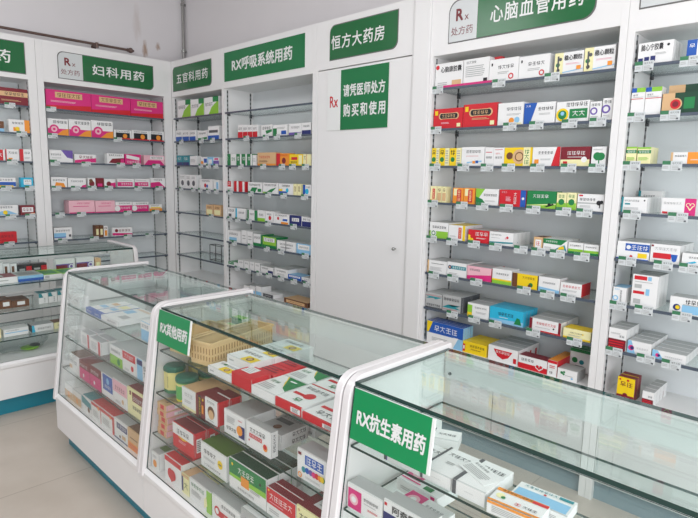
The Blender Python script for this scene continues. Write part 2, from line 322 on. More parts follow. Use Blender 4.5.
# ------------------------------------------------------------------ cartons
DES = ['W;x,K,.2,.62,.95,.86,心脑康胶囊;c,R,.08,.85,.09;r,o,.62,.05,.95,.28;l,S,.1,.1,.5,.25,2',
    'W;t,k,.1,.82,.5,.92;l,S,.08,.3,.85,.75,6;r,K,.8,.06,.95,.22',
    'W;t,K,.3,.55,.85,.72;r,K,.07,.72,.12,.84;l,S,.3,.32,.7,.45,2;o,R,.76,.2,.13',
    'W;r,y,0,.0,.3,1;c,G,.12,.45,.1;c,k,.2,.7,.08;c,K,.14,.2,.08;r,k,.1,.1,.16,.85;x,K,.34,.62,.96,.86,稳心颗粒;l,p,.4,.42,.9,.5,2;q,b,.3,.1,1,.2,1,.16,.3,.06;r,O,.78,.16,.93,.34',
    'R;c,o,.28,.62,.17;c,o,.78,.62,.17;r,o,.28,.47,.78,.77;c,K,.3,.62,.13;c,K,.76,.62,.13;r,K,.3,.5,.76,.74;t,o,.3,.54,.76,.7;r,Y,.06,.68,.16,.9;r,y,.82,.06,.94,.24;l,p,.28,.22,.6,.32,2',
    'R;c,o,.28,.62,.17;c,o,.78,.62,.17;r,o,.28,.47,.78,.77;c,K,.3,.62,.13;c,K,.76,.62,.13;r,K,.3,.5,.76,.74;t,o,.3,.54,.76,.7;r,Y,.06,.68,.16,.9;r,y,.82,.06,.94,.24;l,o,.28,.3,.8,.4,2',
    'W;t,k,.33,.64,.92,.8;l,S,.35,.42,.9,.52,2;c,O,.55,.2,.13;c,b,.77,.22,.13;r,y,.3,.02,.95,.09',
    'W;q,B,0,0,.22,0,.42,1,0,1;t,W,.05,.8,.22,.9;t,K,.45,.62,.95,.78;l,S,.5,.4,.9,.5,2',
    'W;t,K,.3,.74,.96,.94;c,Y,.2,.36,.32;c,G,.2,.36,.22;c,b,.2,.42,.1;r,G,.42,.16,.96,.62;t,W,.5,.28,.9,.52',
    'W;o,V,.35,.5,.2;t,K,.1,.76,.9,.9;l,S,.1,.1,.8,.25,2',
    'y;r,Y,0,0,.58,1;c,G,.28,.35,.14;t,K,.06,.6,.5,.9;l,S,.64,.1,.95,.9,6',
    'W;t,K,.2,.68,.85,.84;l,R,.2,.5,.8,.54,1;q,b,.25,.12,.9,.28,.9,.2,.25,.2;r,O,.5,.12,.62,.26;r,B,.64,.14,.76,.28',
    'W;l,R,.1,.7,.9,.78,1;t,K,.15,.4,.85,.52',
    'W;l,R,.1,.86,.9,.92,1;t,K,.15,.4,.85,.52;t,R,.2,.64,.6,.72',
    'Y;c,N,.2,.55,.2;c,o,.55,.5,.4;c,N,.55,.5,.26;c,o,.55,.5,.2;r,y,.7,0,.94,1;t,G,.74,.08,.9,.9',
    'W;q,R,.7,0,1,0,1,1,.88,1;t,K,.2,.62,.75,.78;r,O,.08,.1,.24,.35;l,S,.3,.3,.7,.4,2',
    'M;r,y,0,0,1,.34;t,W,.22,.58,.85,.78;l,W,.25,.44,.75,.5,1;c,W,.82,.34,.15;r,R,.1,.05,.25,.25',
    'W;c,G,.4,.52,.2;c,G,.66,.5,.2;q,G,.3,.3,.75,.32,.8,.55,.25,.6;r,G,.5,.12,.58,.4;l,S,.1,.82,.8,.9,2',
    'y;r,R,.35,.2,.75,.85;t,y,.42,.25,.66,.8;r,O,0,0,1,.15',
    'y;r,o,.1,.1,.9,.6;t,N,.2,.65,.8,.9',
    'O;r,y,.1,.5,.5,.95;r,R,.4,.1,.8,.9;t,y,.48,.15,.72,.85',
    'W;q,g,0,.1,.4,1,0,1,0,.5;q,G,0,0,.5,0,.3,.35,0,.5;t,K,.35,.55,.95,.7;l,S,.4,.2,.9,.3,2',
    'R;r,B,.8,0,1,1;c,W,.9,.5,.08;t,W,.55,.12,.66,.85;l,p,.25,.3,.45,.6,4;t,p,.08,.8,.3,.9',
    'G;q,g,0,0,1,0,1,.3,0,.18;q,y,0,.14,1,.3,1,.26,0,.1;t,W,.2,.6,.75,.8;c,K,.78,.22,.1;q,K,.62,.1,.9,.3,.95,.22,.7,.08',
    'y;r,g,0,0,1,.4;c,G,.5,.45,.18;t,G,.15,.7,.85,.88',
    'W;r,S,0,.42,1,.5;r,R,.05,.86,.2,.95;t,K,.08,.6,.7,.76;l,S,.1,.2,.6,.34,2;c,K,.82,.5,.14;c,K,.92,.55,.1;r,K,.84,.2,.88,.5',
    'W,S,W;r,g,.0,0,1,.44;c,W,.22,.3,.22;o,G,.22,.3,.16;t,K,.15,.62,.9,.78',
    'W,Y,W;r,Y,.85,0,1,1;r,R,.6,.12,.78,.86;t,y,.64,.15,.74,.82;l,S,.1,.2,.5,.3,2',
    'R,S,R;q,Y,0,0,.3,0,.2,.5,0,.6;c,R,.18,.45,.14;t,W,.34,.55,.96,.85;l,W,.4,.3,.9,.4,2',
    'W,S,W;t,K,.08,.72,.5,.82;l,S,.08,.5,.5,.58,1;q,T,0,.05,1,.2,1,.3,0,.22;c,R,.76,.62,.1;c,p,.7,.55,.08',
    'o,N,o;r,W,.2,.15,.85,.8;t,R,.3,.3,.7,.7',
    'W,W,W;q,G,0,.62,.75,.55,1,1,0,1;t,W,.1,.72,.6,.88;q,T,.4,.0,1,.1,.9,.6,.6,.3;q,Y,.6,.15,.9,.25,.85,.5,.7,.4;l,S,.06,.2,.4,.35,2',
    'W,S,W;r,g,0,0,1,.42;r,G,0,0,1,.2;t,K,.1,.66,.85,.8',
    'W,S,W;r,o,0,0,.08,1;l,k,.2,.72,.9,.8,1;l,S,.15,.2,.8,.5,4',
    'W,S,W;r,T,.22,.5,.97,.76;t,W,.28,.55,.92,.71;c,E,.14,.62,.15;c,o,.14,.62,.07;l,S,.1,.1,.6,.25,2',
    'p,S,R;q,P,0,0,1,0,1,.5,0,.25;t,k,.1,.66,.55,.82',
    'W,W,W;r,g,0,0,1,.25;r,Y,0,.22,1,.32;t,k,.2,.6,.85,.74',
    'Y,W,N;r,N,0,0,.2,1;t,N,.4,.66,.9,.84;c,G,.75,.28,.16;c,N,.7,.2,.12',
    'W,S,W;q,b,0,0,1,0,1,.2,0,.3;t,k,.2,.55,.8,.68',
    'W,S,R;t,R,.1,.6,.95,.8;l,S,.1,.3,.8,.45,2;r,W,0,0,1,.1',
    'S,S,k;r,k,0,.0,1,.06;q,T,0,.6,.3,.78,.6,.62,1,.8;q,T,0,.78,1,.8,.7,.66,.3,.7;l,R,0,.84,1,.88,1;t,K,.06,.12,.92,.28',
    'S,S,k;r,k,.92,0,1,1;q,T,0,.2,.3,.42,.6,.26,.92,.44;q,T,0,.2,.92,.2,.7,.3,.3,.36;l,R,0,.1,.92,.14,1;t,K,.06,.66,.85,.84',
    'W,S,W;r,Y,0,0,.22,.5;r,g,0,.3,.22,.85;t,k,.35,.66,.9,.78;l,S,.4,.3,.9,.45,2',
    'C,C,C;q,b,0,0,1,0,1,.3,0,.2;t,K,.26,.5,.72,.72;c,T,.85,.3,.16;q,G,.74,.1,.96,.1,.9,.5,.82,.55;l,W,.3,.35,.6,.42,1',
    'W,S,W;r,M,0,0,.09,1;r,M,.92,0,1,1;r,R,0,.0,1,.1;t,R,.22,.55,.85,.76;c,K,.78,.42,.07;l,S,.2,.3,.7,.38,2',
    'y,Y,y;r,Y,0,0,1,.16;t,k,.25,.55,.7,.68;c,Y,.72,.62,.08;l,S,.2,.3,.7,.42,2',
    'W,B,b;r,B,0,.48,1,1;q,Y,0,1,.16,1,.05,.5,0,.5;t,W,.2,.6,.85,.86;q,b,.75,0,1,0,1,.5,.85,.45;q,W,.75,.5,.88,.5,.8,.2,.7,.2;l,S,.15,.15,.6,.32,3',
    'Y,Y,Y;r,R,.0,.1,.1,.75;r,W,.02,.3,.08,.6;t,K,.3,.58,.92,.78;l,N,.35,.36,.8,.44,2',
    'W,S,W;q,R,.18,.8,.82,.8,.68,.35,.32,.35;q,R,.32,.36,.68,.36,.5,.2,.5,.2;t,W,.26,.55,.74,.73;r,R,.86,.12,.96,.45;>r,R,.2,0,.5,.7',
    'W,M,R;r,R,0,0,1,.42;t,K,.1,.62,.55,.84;c,W,.68,.42,.18;c,W,.8,.42,.18;q,W,.6,.36,.88,.36,.76,.12,.74,.12;c,R,.68,.43,.12;c,R,.8,.43,.12;q,R,.65,.38,.83,.38,.75,.2,.73,.2',
    'W,O,R;r,R,0,.82,1,1;t,K,.2,.15,.6,.3;l,R,.2,.5,.8,.7,2',
    'W,S,S;c,G,.22,.62,.13;c,G,.34,.72,.1;c,G,.32,.5,.1;c,b,.75,.25,.1;l,k,.4,.4,.8,.46,1',
    'W,S,W;x,K,.08,.62,.72,.92,脑心宁胶囊;c,K,.86,.8,.06;r,E,.02,.08,.16,.3;r,E,.2,.1,.34,.34;r,E,.38,.12,.52,.36;l,S,.5,.4,.85,.5,2',
    'W;r,B,0,0,.35,1;t,W,.06,.6,.3,.8;t,K,.45,.6,.9,.75',
    'W;r,B,0,.84,.36,1;r,g,.36,.84,1,1;t,K,.1,.7,.5,.77;l,R,0,.58,1,.63,1;l,S,.1,.64,.9,.68,1',
    'Gd;r,o,0,0,.24,1;c,o,.26,.45,.3;c,R,.26,.45,.24;c,M,.26,.45,.14;r,G,.42,.2,.62,.75;t,o,.7,.1,.76,.9',
    'y,G,y;r,G,0,.62,1,.82;t,W,.1,.65,.9,.79;r,g,0,.9,1,1;l,g,.1,.2,.9,.4,3',
    'W;r,O,.42,0,1,1;r,o,0,0,.06,1;t,K,.1,.6,.4,.76;l,W,.5,.3,.9,.4,2',
    'W,S,W;q,T,0,0,.06,0,.08,1,.0,1;t,k,.12,.7,.7,.82;r,T,.14,.5,.35,.6;c,K,.9,.8,.05;l,S,.1,.2,.8,.35,2',
    'W;r,P,.68,0,1,1;c,y,.78,.62,.12;c,y,.9,.62,.12;c,P,.78,.62,.08;c,P,.9,.62,.08;q,y,.74,.56,.94,.56,.85,.3,.83,.3;q,P,.77,.58,.91,.58,.85,.4,.83,.4;t,S,.06,.62,.6,.76;r,R,.04,.06,.2,.18',
    'W,S,W;r,B,.26,.48,1,.9;c,W,.36,.68,.12;t,W,.44,.56,.97,.82;r,Y,.66,.12,.94,.38;c,R,.46,.16,.08;r,B,0,0,1,.05',
    'W,S,W;r,R,.1,.22,.72,.52;q,B,.7,.5,.94,.5,.9,.15,.78,.05;t,S,.14,.68,.9,.84;r,M,.02,.85,.1,.95',
    'W,S,W;t,K,.2,.6,.8,.75;q,C,0,.1,.4,.4,.45,.3,.1,0',
    'W,b,W;o,b,.22,.32,.17;t,b,.1,.82,.5,.92;t,k,.55,.1,.7,.85',
    'W,S,W;r,R,.06,.84,.56,.96;r,b,.6,.84,.74,.96;r,S,.1,.58,.38,.7;r,R,.06,.4,.5,.49;r,b,.56,.38,.7,.58;r,S,.1,.1,.38,.24;l,S,.1,.76,.8,.8,1',
    'W,S,W;r,b,.28,.05,1,.55;c,E,.16,.36,.2;c,Y,.18,.36,.12;t,K,.34,.62,.96,.9;r,S,.3,.55,1,.6',
    'W,S,W;r,M,0,0,1,.5;l,R,.05,.08,.95,.44,3;r,y,.05,.02,.12,.1;t,k,.6,.6,.9,.7;l,S,.1,.72,.7,.8,2',
    'W,S,W;q,b,0,0,.35,0,.15,1,0,1;c,P,.16,.42,.22;c,E,.2,.42,.14;t,S,.38,.4,.9,.55',
    'Y,M,M;r,M,.0,.12,1,.22;t,M,.15,.6,.9,.82;c,R,.15,.9,.04;c,R,.6,.9,.05;c,M,.5,.22,.1',
    'W,S,W;r,M,0,0,1,.5;l,R,.05,.08,.95,.44,3;t,k,.5,.62,.9,.75',
    'W;r,R,0,0,1,.45;t,k,.1,.6,.9,.8',
    'W;q,G,.5,.2,1,.4,1,.6,.4,.5;t,K,.1,.6,.9,.85',
    'W;r,G,0,0,.28,.7;r,B,.6,.1,.95,.45;l,S,.3,.6,.9,.8,2',
    'W;r,V,0,.0,1,.22;t,k,.15,.55,.85,.75',
    'W;r,E,0,.0,1,.35;t,k,.15,.6,.85,.8',
    'G;t,W,.2,.4,.8,.8',
    'W;r,G,0,.0,.3,1;t,G,.4,.4,.9,.7',
    'G;r,W,.7,0,1,1;t,W,.1,.4,.6,.8',
    'W;l,S,.1,.3,.9,.7,3',
    'o;r,O,0,0,1,.14;t,R,.1,.55,.7,.75;l,N,.1,.25,.6,.4,3',
    'O;r,R,0,.0,.3,1;c,M,.6,.4,.25;t,R,.1,.75,.9,.92',
    'Y;r,R,.15,.5,.6,.75;r,y,.7,.1,.95,.9;t,K,.1,.2,.6,.4',
    'y;r,o,.4,0,.5,1;t,k,.1,.5,.35,.9',
    'W;r,R,0,.45,.7,1;t,W,.1,.6,.6,.9;l,S,.1,.1,.9,.3,2',
    'R;r,W,.6,0,1,1',
    'W;q,G,.1,0,.5,0,.7,.5,.3,.5;r,G,.7,.1,.95,.4;t,K,.1,.65,.9,.85',
    'W;q,G,.1,0,.5,0,.9,.6,.5,.4;t,K,.1,.7,.9,.9;r,g,0,0,.5,.15',
    'W;r,B,0,.0,.6,.3;c,C,.6,.4,.2;r,Y,.0,.3,.25,.5;t,K,.2,.7,.8,.9',
    'y;t,N,.2,.3,.8,.8',
    'W;c,C,.5,.4,.25;r,B,.0,.0,.3,1;t,k,.4,.7,.9,.85',
    'W,S,W;r,k,.1,.1,.5,.4;t,K,.1,.6,.9,.85',
    'W,S,W;r,C,0,0,.15,1;t,k,.3,.5,.9,.7',
    'W,S,G;r,G,.75,0,1,1;r,G,0,0,.15,1;t,K,.25,.5,.7,.7',
    'W,S,W;r,g,0,0,1,.3;t,k,.2,.5,.8,.7',
    'W,S,W;c,R,.6,.4,.2;t,k,.2,.65,.8,.8',
    'W,S,W;c,R,.3,.5,.16;r,B,.6,.3,.9,.5;t,K,.1,.75,.9,.9;r,O,.5,.0,.95,.2',
    'E,S,W;r,W,.2,.4,.8,.75;t,K,.25,.45,.75,.7',
    'W,S,W;r,E,0,0,1,.55;t,K,.1,.65,.9,.9',
    'W,W,W;r,b,.1,.15,.7,.4;r,G,.1,.05,.7,.15;t,k,.1,.6,.8,.8',
    'W,W,S;l,S,.2,.3,.8,.7,2',
    'W,S,G;r,G,0,.0,.9,.25;r,G,.85,0,1,1;t,k,.1,.6,.8,.8',
    'g,G,G;r,W,.1,.55,.9,.9;t,K,.15,.6,.8,.85;r,G,0,0,1,.25',
    'W,S,W;t,K,.15,.55,.85,.75;l,k,.2,.25,.8,.4,2;r,k,.47,0,.5,1',
    'b,S,b;r,W,.1,.4,.9,.9;t,k,.2,.55,.8,.75',
    'W,G,W;r,G,0,.3,.6,1;t,W,.1,.5,.55,.8',
    'W,W,S;t,k,.2,.6,.8,.8',
    'W,S,W;r,E,.6,.0,1,.5;t,K,.1,.6,.6,.85',
    'W,S,W;t,K,.15,.6,.85,.8;l,S,.2,.2,.8,.4,2',
    'B,b,W;r,W,.1,.5,.9,.9;t,B,.15,.55,.85,.85',
    'W,S,W;r,E,0,0,.6,.4;t,k,.2,.6,.8,.8',
    'W,S,W;r,b,0,0,1,.4',
    'k,W,W;t,W,.2,.4,.8,.7',
    'N,o,N;r,o,.1,.2,.9,.8;t,N,.2,.4,.8,.6',
    'W;q,g,.3,0,1,0,1,.8,.5,.4;r,G,.6,.7,1,1;t,k,.05,.5,.6,.7',
    'W;r,B,0,.0,1,.4;t,k,.1,.6,.9,.8',
    'W;q,G,0,.0,1,.1,1,.3,0,.2;t,k,.1,.6,.9,.8',
    'W;r,B,0,.0,1,.3;r,k,.1,.5,.9,.7',
    'T;r,E,0,0,1,.3;t,W,.2,.5,.8,.8',
    'W;r,O,0,.0,.4,.5;r,B,.5,.3,1,.8',
    'b;r,W,.2,.2,.8,.7',
    'W;r,V,0,.0,1,.6;r,P,.2,.7,.9,.9',
    'W;c,k,.5,.4,.2;l,S,.1,.7,.9,.9,2',
    'W;c,R,.45,.4,.2;c,B,.6,.35,.16;t,k,.2,.75,.8,.9',
    'W;r,b,.5,.1,.9,.8',
    'o;r,y,.1,.1,.9,.55;t,N,.2,.65,.8,.85',
    'P;q,R,0,0,1,0,1,.3,0,.15;r,o,.2,.6,.8,.9;t,N,.24,.64,.76,.86;l,p,.1,.35,.7,.45,2',
    'W;r,P,0,.0,1,.4;q,O,.4,0,1,0,1,.42,.7,.3;c,P,.3,.36,.28;c,p,.3,.36,.18;c,P,.3,.36,.08;t,K,.25,.72,.95,.9',
    'W;r,K,.1,.1,.9,.7;c,O,.62,.35,.25;r,R,.0,.0,1,.12;t,k,.1,.75,.9,.92',
    'W;q,V,.5,1,1,1,1,.3,.75,.4;t,k,.05,.55,.5,.7;r,G,.0,.05,.3,.2;l,S,.1,.3,.5,.4,2',
    'W;q,P,0,0,1,.1,1,.6,0,.3;t,M,.2,.5,.85,.85',
    'W;q,M,.1,.1,1,.0,1,.6,.3,.5;t,K,.1,.75,.9,.92;r,P,.8,0,1,.5',
    'P;q,W,.1,.6,.9,.4,.9,.7,.1,.95;t,W,.1,.1,.9,.35',
    'p;q,P,0,0,1,0,.8,.5,.2,.5;r,W,.3,.6,.95,.9;t,M,.35,.65,.9,.85',
    'W;q,O,.2,0,.9,0,.8,.4,.3,.5;t,k,.1,.6,.9,.8',
    'W;q,P,.7,0,1,0,1,.3,.8,.2;t,k,.15,.55,.85,.75',
    'W;c,M,.5,.4,.3;c,N,.4,.7,.2',
    'M;r,P,.2,.1,.8,.4',
    'W;c,M,.4,.4,.3;q,P,.5,0,1,0,1,.6,.6,.5',
    'W;r,P,.0,.12,.9,.6;t,W,.2,.25,.85,.5;l,S,.1,.75,.9,.85,2',
    'W;q,P,0,0,1,0,.6,.6,0,.5;t,k,.2,.7,.8,.9',
    'p;l,P,.15,.5,.8,.6,1;t,P,.3,.72,.8,.84;r,P,0,0,1,.08',
    'W;r,P,0,.0,1,.65;c,W,.12,.35,.28;t,W,.3,.3,.9,.5;t,k,.2,.76,.9,.92',
    'W;r,O,0,.0,1,.4;r,Y,.1,.45,.9,.6;t,k,.1,.7,.8,.9',
    'W;r,b,.0,.2,.66,.55;r,B,0,.15,.66,.22;t,k,.1,.66,.9,.82;r,k,.82,.2,.94,.4',
    'N;r,y,.2,.2,.8,.7',
    'W;r,O,.2,.1,.8,.6;t,N,.1,.7,.9,.9',
    'W;q,P,.0,.1,1,.0,1,.25,0,.4;c,M,.2,.65,.2;t,M,.3,.5,.9,.8',
    'M;r,o,.0,.5,1,.78;t,K,.3,.55,.9,.74;r,M,.0,0,1,.1;l,o,.2,.2,.8,.3,2',
    'N;t,W,.2,.5,.8,.7;r,b,.5,0,1,.3',
    'W;r,O,.75,0,1,1;r,O,.2,.1,.5,.4;t,k,.15,.65,.7,.82;c,Y,.4,.3,.15',
    'W;r,R,.6,0,.9,1;t,W,.65,.3,.85,.7',
    'W;r,R,.0,0,.08,1;t,k,.2,.6,.9,.8;r,O,.2,.1,.5,.25',
    'W;r,R,.0,0,.32,1;t,k,.4,.6,.9,.8;l,S,.4,.2,.9,.35,2',
    'W;r,B,.0,.1,1,.55;r,Y,.2,.0,.9,.2;t,k,.1,.66,.9,.88',
    'C;r,W,.22,.25,.85,.8;t,k,.3,.55,.8,.7;l,S,.3,.35,.7,.42,1',
    'W;q,b,0,0,1,.1,.6,.5,0,.3;c,Y,.5,.3,.2;t,k,.2,.7,.8,.9',
    'M;r,W,.1,.3,.88,.8;t,M,.15,.4,.8,.7;r,O,.7,.0,1,.2',
    'R;t,M,.2,.5,.9,.75;l,M,.2,.25,.7,.32,1',
    'W,G,G;r,G,0,.86,1,1;c,G,.25,.5,.12;c,T,.6,.45,.1;l,k,.3,.2,.8,.3,2',
    'R;t,W,.1,.6,.9,.85',
    'Gd,Gd,Gd;r,o,0,.4,.35,1',
    'W,W,W;q,T,0,.2,.1,.2,.1,1,0,1;t,k,.2,.7,.7,.8',
    'W,W,W;t,k,.2,.5,.8,.7',
    'B,W,B;t,W,.2,.3,.8,.7;^r,B,0,0,1,.1;^r,b,.15,.3,.85,.45;^r,o,.2,.6,.8,.75',
    'B,W,B;t,W,.2,.3,.8,.7;^r,B,0,0,1,.1;^r,b,.2,.35,.8,.5;^r,y,.15,.6,.85,.8',
    'W,W,W;t,K,.4,.3,.9,.7;^r,b,.08,.5,.4,.75;^r,S,.5,.2,.85,.4;^l,o,.1,.85,.9,.95,2',
    'b,W,b;r,W,0,.6,1,1;t,k,.1,.7,.8,.9',
    'W,W,W;t,k,.2,.4,.8,.7',
    'W,S,W;r,R,.82,0,1,1;l,S,.15,.2,.7,.8,5',
    'W,S,W;r,R,.78,0,.96,1;l,S,.15,.2,.7,.8,5',
    'W,S,W;r,g,0,0,1,.5;c,G,.7,.25,.18;t,k,.1,.68,.85,.84',
    'W,S,W;r,R,0,.62,1,1;t,W,.15,.7,.85,.9;c,R,.75,.3,.14;l,S,.15,.1,.5,.2,2',
    'W,S,W;r,b,.1,.0,.6,1;r,E,.1,.7,.6,.95;t,k,.7,.2,.9,.8',
    'W,N,W;t,k,.1,.5,.8,.7;r,o,0,.2,.3,.4',
    'M,M,M;r,P,0,0,1,.6;t,W,.1,.68,.8,.84;c,W,.4,.25,.1',
    'M,S,M;r,P,0,0,1,.6;t,W,.1,.68,.8,.84;c,W,.4,.25,.1',
    'W,S,W;r,B,.15,.28,1,1;t,W,.3,.4,.85,.55;c,b,.6,.75,.15',
    'W,S,W;r,p,0,.5,1,1;t,M,.15,.6,.85,.78;c,o,.7,.25,.1;l,S,.2,.1,.6,.2,2',
    'y,M,y;r,M,.3,.55,1,.9;t,W,.35,.6,.95,.75;t,k,.3,.25,.9,.4;r,M,.15,.75,.24,.9',
    'W,W,W;r,o,0,0,1,.55;c,O,.5,.3,.2',
    'W,W,W;r,o,0,0,1,.6;c,O,.5,.3,.2',
    'W,T,W;q,T,0,.5,1,.4,1,.8,0,1;c,N,.75,.3,.18',
    'W,R,R;r,R,0,.82,1,1;c,O,.8,.85,.12;l,S,.2,.2,.8,.6,4',
    'W,R,R;r,R,0,.82,1,1;r,R,.88,0,1,1;c,O,.75,.85,.1;l,S,.15,.2,.75,.6,4',
    'W,S,W;r,E,.2,.56,.98,.86;t,W,.26,.62,.92,.82;r,o,.6,.16,.86,.36;r,E,0,0,1,.06;c,N,.45,.2,.08',
    'o,N,o;r,O,0,0,1,.36;l,R,.1,.06,.9,.3,3;l,N,.2,.55,.8,.65,1',
    'W,W,W;l,S,.1,.3,.3,.7,1;^r,Y,.4,.05,.85,.55;^c,N,.62,.3,.18;^c,o,.62,.3,.12;^t,k,.1,.62,.8,.8;^c,G,.3,.7,.1',
    'R,R,R;^r,W,.1,.35,.6,.9;^l,S,.15,.4,.55,.85,4',
    'W,W,W;^q,G,.3,1,1,1,1,.3,.75,.42,.5,.68;^q,Y,.25,1,.3,1,.5,.68,.75,.42,1,.3,1,.25,.72,.38,.46,.65;^l,S,.08,.1,.6,.4,4;^t,G,.1,.5,.45,.62;^r,W,.55,.8,.8,.86',
    'R,W,W;r,W,.6,.15,.95,.7;l,k,.65,.2,.9,.65,4;^r,R,.1,.4,.65,.5;^c,R,.62,.5,.14;^t,G,.4,.14,.7,.3;^t,k,.1,.75,.9,.88',
    'R,W,W;r,W,.6,.15,.95,.7;l,k,.65,.2,.9,.65,4;^r,R,.1,.4,.65,.5;^c,R,.62,.5,.14;^t,k,.2,.14,.8,.3;^t,k,.1,.75,.9,.88',
    'W,o,o;t,S,.2,.6,.8,.8;l,S,.2,.3,.7,.45,2;r,y,.0,0,1,.12',
    'M,M,M;r,K,.3,0,.62,1;t,Y,.36,.08,.56,.92;r,O,.68,.2,.9,.6;c,Y,.85,.85,.06',
    'W,M,R;c,N,.5,.45,.26;c,o,.5,.36,.2;t,k,.2,.82,.8,.92;l,S,.2,.08,.8,.14,1',
    'W,S,W;r,E,.72,.12,1,.62;c,O,.76,.4,.2;t,K,.12,.2,.6,.36;l,S,.15,.5,.55,.8,4;l,R,.7,.78,.9,.84,1',
    'W,S,W;t,K,.15,.64,.8,.82;r,R,.14,.42,.66,.58;t,W,.16,.45,.64,.55;c,O,.8,.32,.14;c,R,.8,.36,.1;c,R,.14,.3,.04;>t,k,.3,.2,.7,.9',
    'W,S,W;r,B,.26,.56,.86,.88;t,W,.3,.6,.82,.85;c,T,.22,.36,.1;c,B,.34,.38,.1;c,V,.46,.38,.1;c,P,.56,.37,.1;c,R,.66,.38,.1;c,O,.76,.37,.1;c,Y,.84,.38,.1;q,G,.86,.5,.96,.38,.86,.26,.9,.38;r,M,.05,.82,.16,.92;l,S,.3,.12,.8,.2,2;o,O,.12,.15,.1',
    'R,M,R;r,W,0,.55,1,1;t,K,.2,.64,.8,.84;q,Y,.25,.54,.75,.54,.5,.46,.5,.46;l,p,.3,.3,.7,.42,2;>r,W,.2,.2,.6,.75;>l,K,.25,.25,.55,.7,6',
    'W,Go,W;t,K,.12,.62,.62,.8;c,Y,.78,.55,.17;r,k,.72,.53,.84,.57;l,S,.12,.4,.6,.5,2;t,k,.15,.16,.8,.24;r,Go,0,0,1,.04;>r,S,.4,.4,.8,.8',
    'W,Gd,W;r,G,0,.5,1,1;q,g,0,.4,1,.4,1,.58,0,.5;t,W,.25,.64,.7,.84;r,O,.34,.3,.56,.62;c,K,.86,.74,.05;c,Y,.1,.84,.05;t,k,.25,.12,.7,.2;l,S,.6,.3,.9,.4,2;>r,S,.4,.3,.8,.7',
    'W,M,W;r,R,0,.42,1,1;t,W,.1,.62,.9,.84;l,p,.1,.5,.6,.55,1;c,Y,.08,.92,.04;r,O,.6,0,.8,.2;l,S,.1,.15,.5,.3,2',
    'y,M,M;t,K,.1,.6,.8,.8;c,o,.1,.88,.05;^r,W,.3,.2,.9,.5;^l,S,.4,.25,.8,.45,3',
    'W,S,W;c,O,.5,.36,.22;l,S,.2,.7,.8,.85,2;^r,Go,.1,.2,.9,.4;^r,o,.4,.6,.95,.9',
    'W,R,W;r,R,0,.8,1,1;c,R,.35,.36,.22;c,R,.5,.36,.22;q,R,.22,.28,.62,.28,.45,.06,.4,.06;>t,k,.1,.3,.4,.8',
    'y,o,y;r,E,0,.1,.2,.9;t,Go,.3,.3,.9,.6;r,o,0,.86,1,1',
    'W,S,g;r,g,.8,0,1,1;t,G,.08,.68,.7,.86;l,S,.1,.3,.55,.55,4;q,y,.7,.1,.85,.3,.8,.7,.7,.5',
    'W,S,W;t,K,.35,.7,.85,.84;c,R,.2,.42,.2;r,R,.2,.24,1,.5;c,W,.2,.42,.12;t,W,.45,.3,.9,.44',
    'S,W,W;t,k,.2,.6,.8,.8',
    'W,W,W;r,k,0,0,.08,1;r,V,.08,0,.1,1;^r,k,0,0,.08,1;^t,k,.3,.7,.95,.82;^l,S,.4,.4,.7,.5,2',
    'W,W,W;r,k,0,0,.08,1;^r,k,0,0,.08,1;^t,k,.2,.7,.95,.82;^l,S,.4,.4,.7,.5,2;l,S,.4,.5,.7,.55,1',
    'W,W,W;r,k,.02,0,.14,1;^r,k,.02,0,.14,1;^t,k,.25,.7,.95,.82;^l,S,.4,.4,.7,.5,2;l,S,.4,.5,.7,.55,1',
    'W,S,W;r,P,.03,.05,.42,.85;c,p,.2,.45,.22;c,W,.2,.45,.12;t,K,.48,.62,.9,.74;l,R,.6,.3,.9,.38,2;l,S,.5,.5,.85,.56,1',
    'W,S,W;r,E,0,.0,.4,.6;r,R,.02,.82,.08,.92;x,K,.2,.66,.9,.92,阿奇霉素',
    'W,M,W;l,S,.2,.3,.8,.7,1;^r,S,.1,.2,.6,.8',
    'b,S,b;r,B,0,0,1,.5;^l,k,.1,.2,.9,.8,3',
    'W,g,W;r,S,.05,.2,.3,.8;^r,G,.1,.2,.9,.8',
    'W,S,W;r,N,.2,.1,.6,.8',
    'K;r,R,.6,.1,1,.8;r,S,.1,.4,.5,.6',
    'W,W,W;r,V,0,.1,.9,.6;r,M,0,.1,.6,.5;o,W,.8,.35,.2',
    'o;r,y,.2,.2,.8,.6',
    'N,N,N;r,W,.66,.3,.92,.8',
    'N,N,N;r,W,.3,.3,.75,.8',
    'W,T,W;q,T,0,.6,.5,.6,.3,1,0,1;l,k,.6,.1,.7,.6,3',
    'y,y,y;t,k,.2,.4,.7,.7',
    'W,W,W;r,b,.05,.42,.97,.54;t,k,.1,.7,.6,.85',
    'W,S,k;q,C,0,0,.15,0,.1,1,0,1;t,k,.25,.3,.9,.6',
    'y,N,y;t,k,.2,.4,.8,.7']
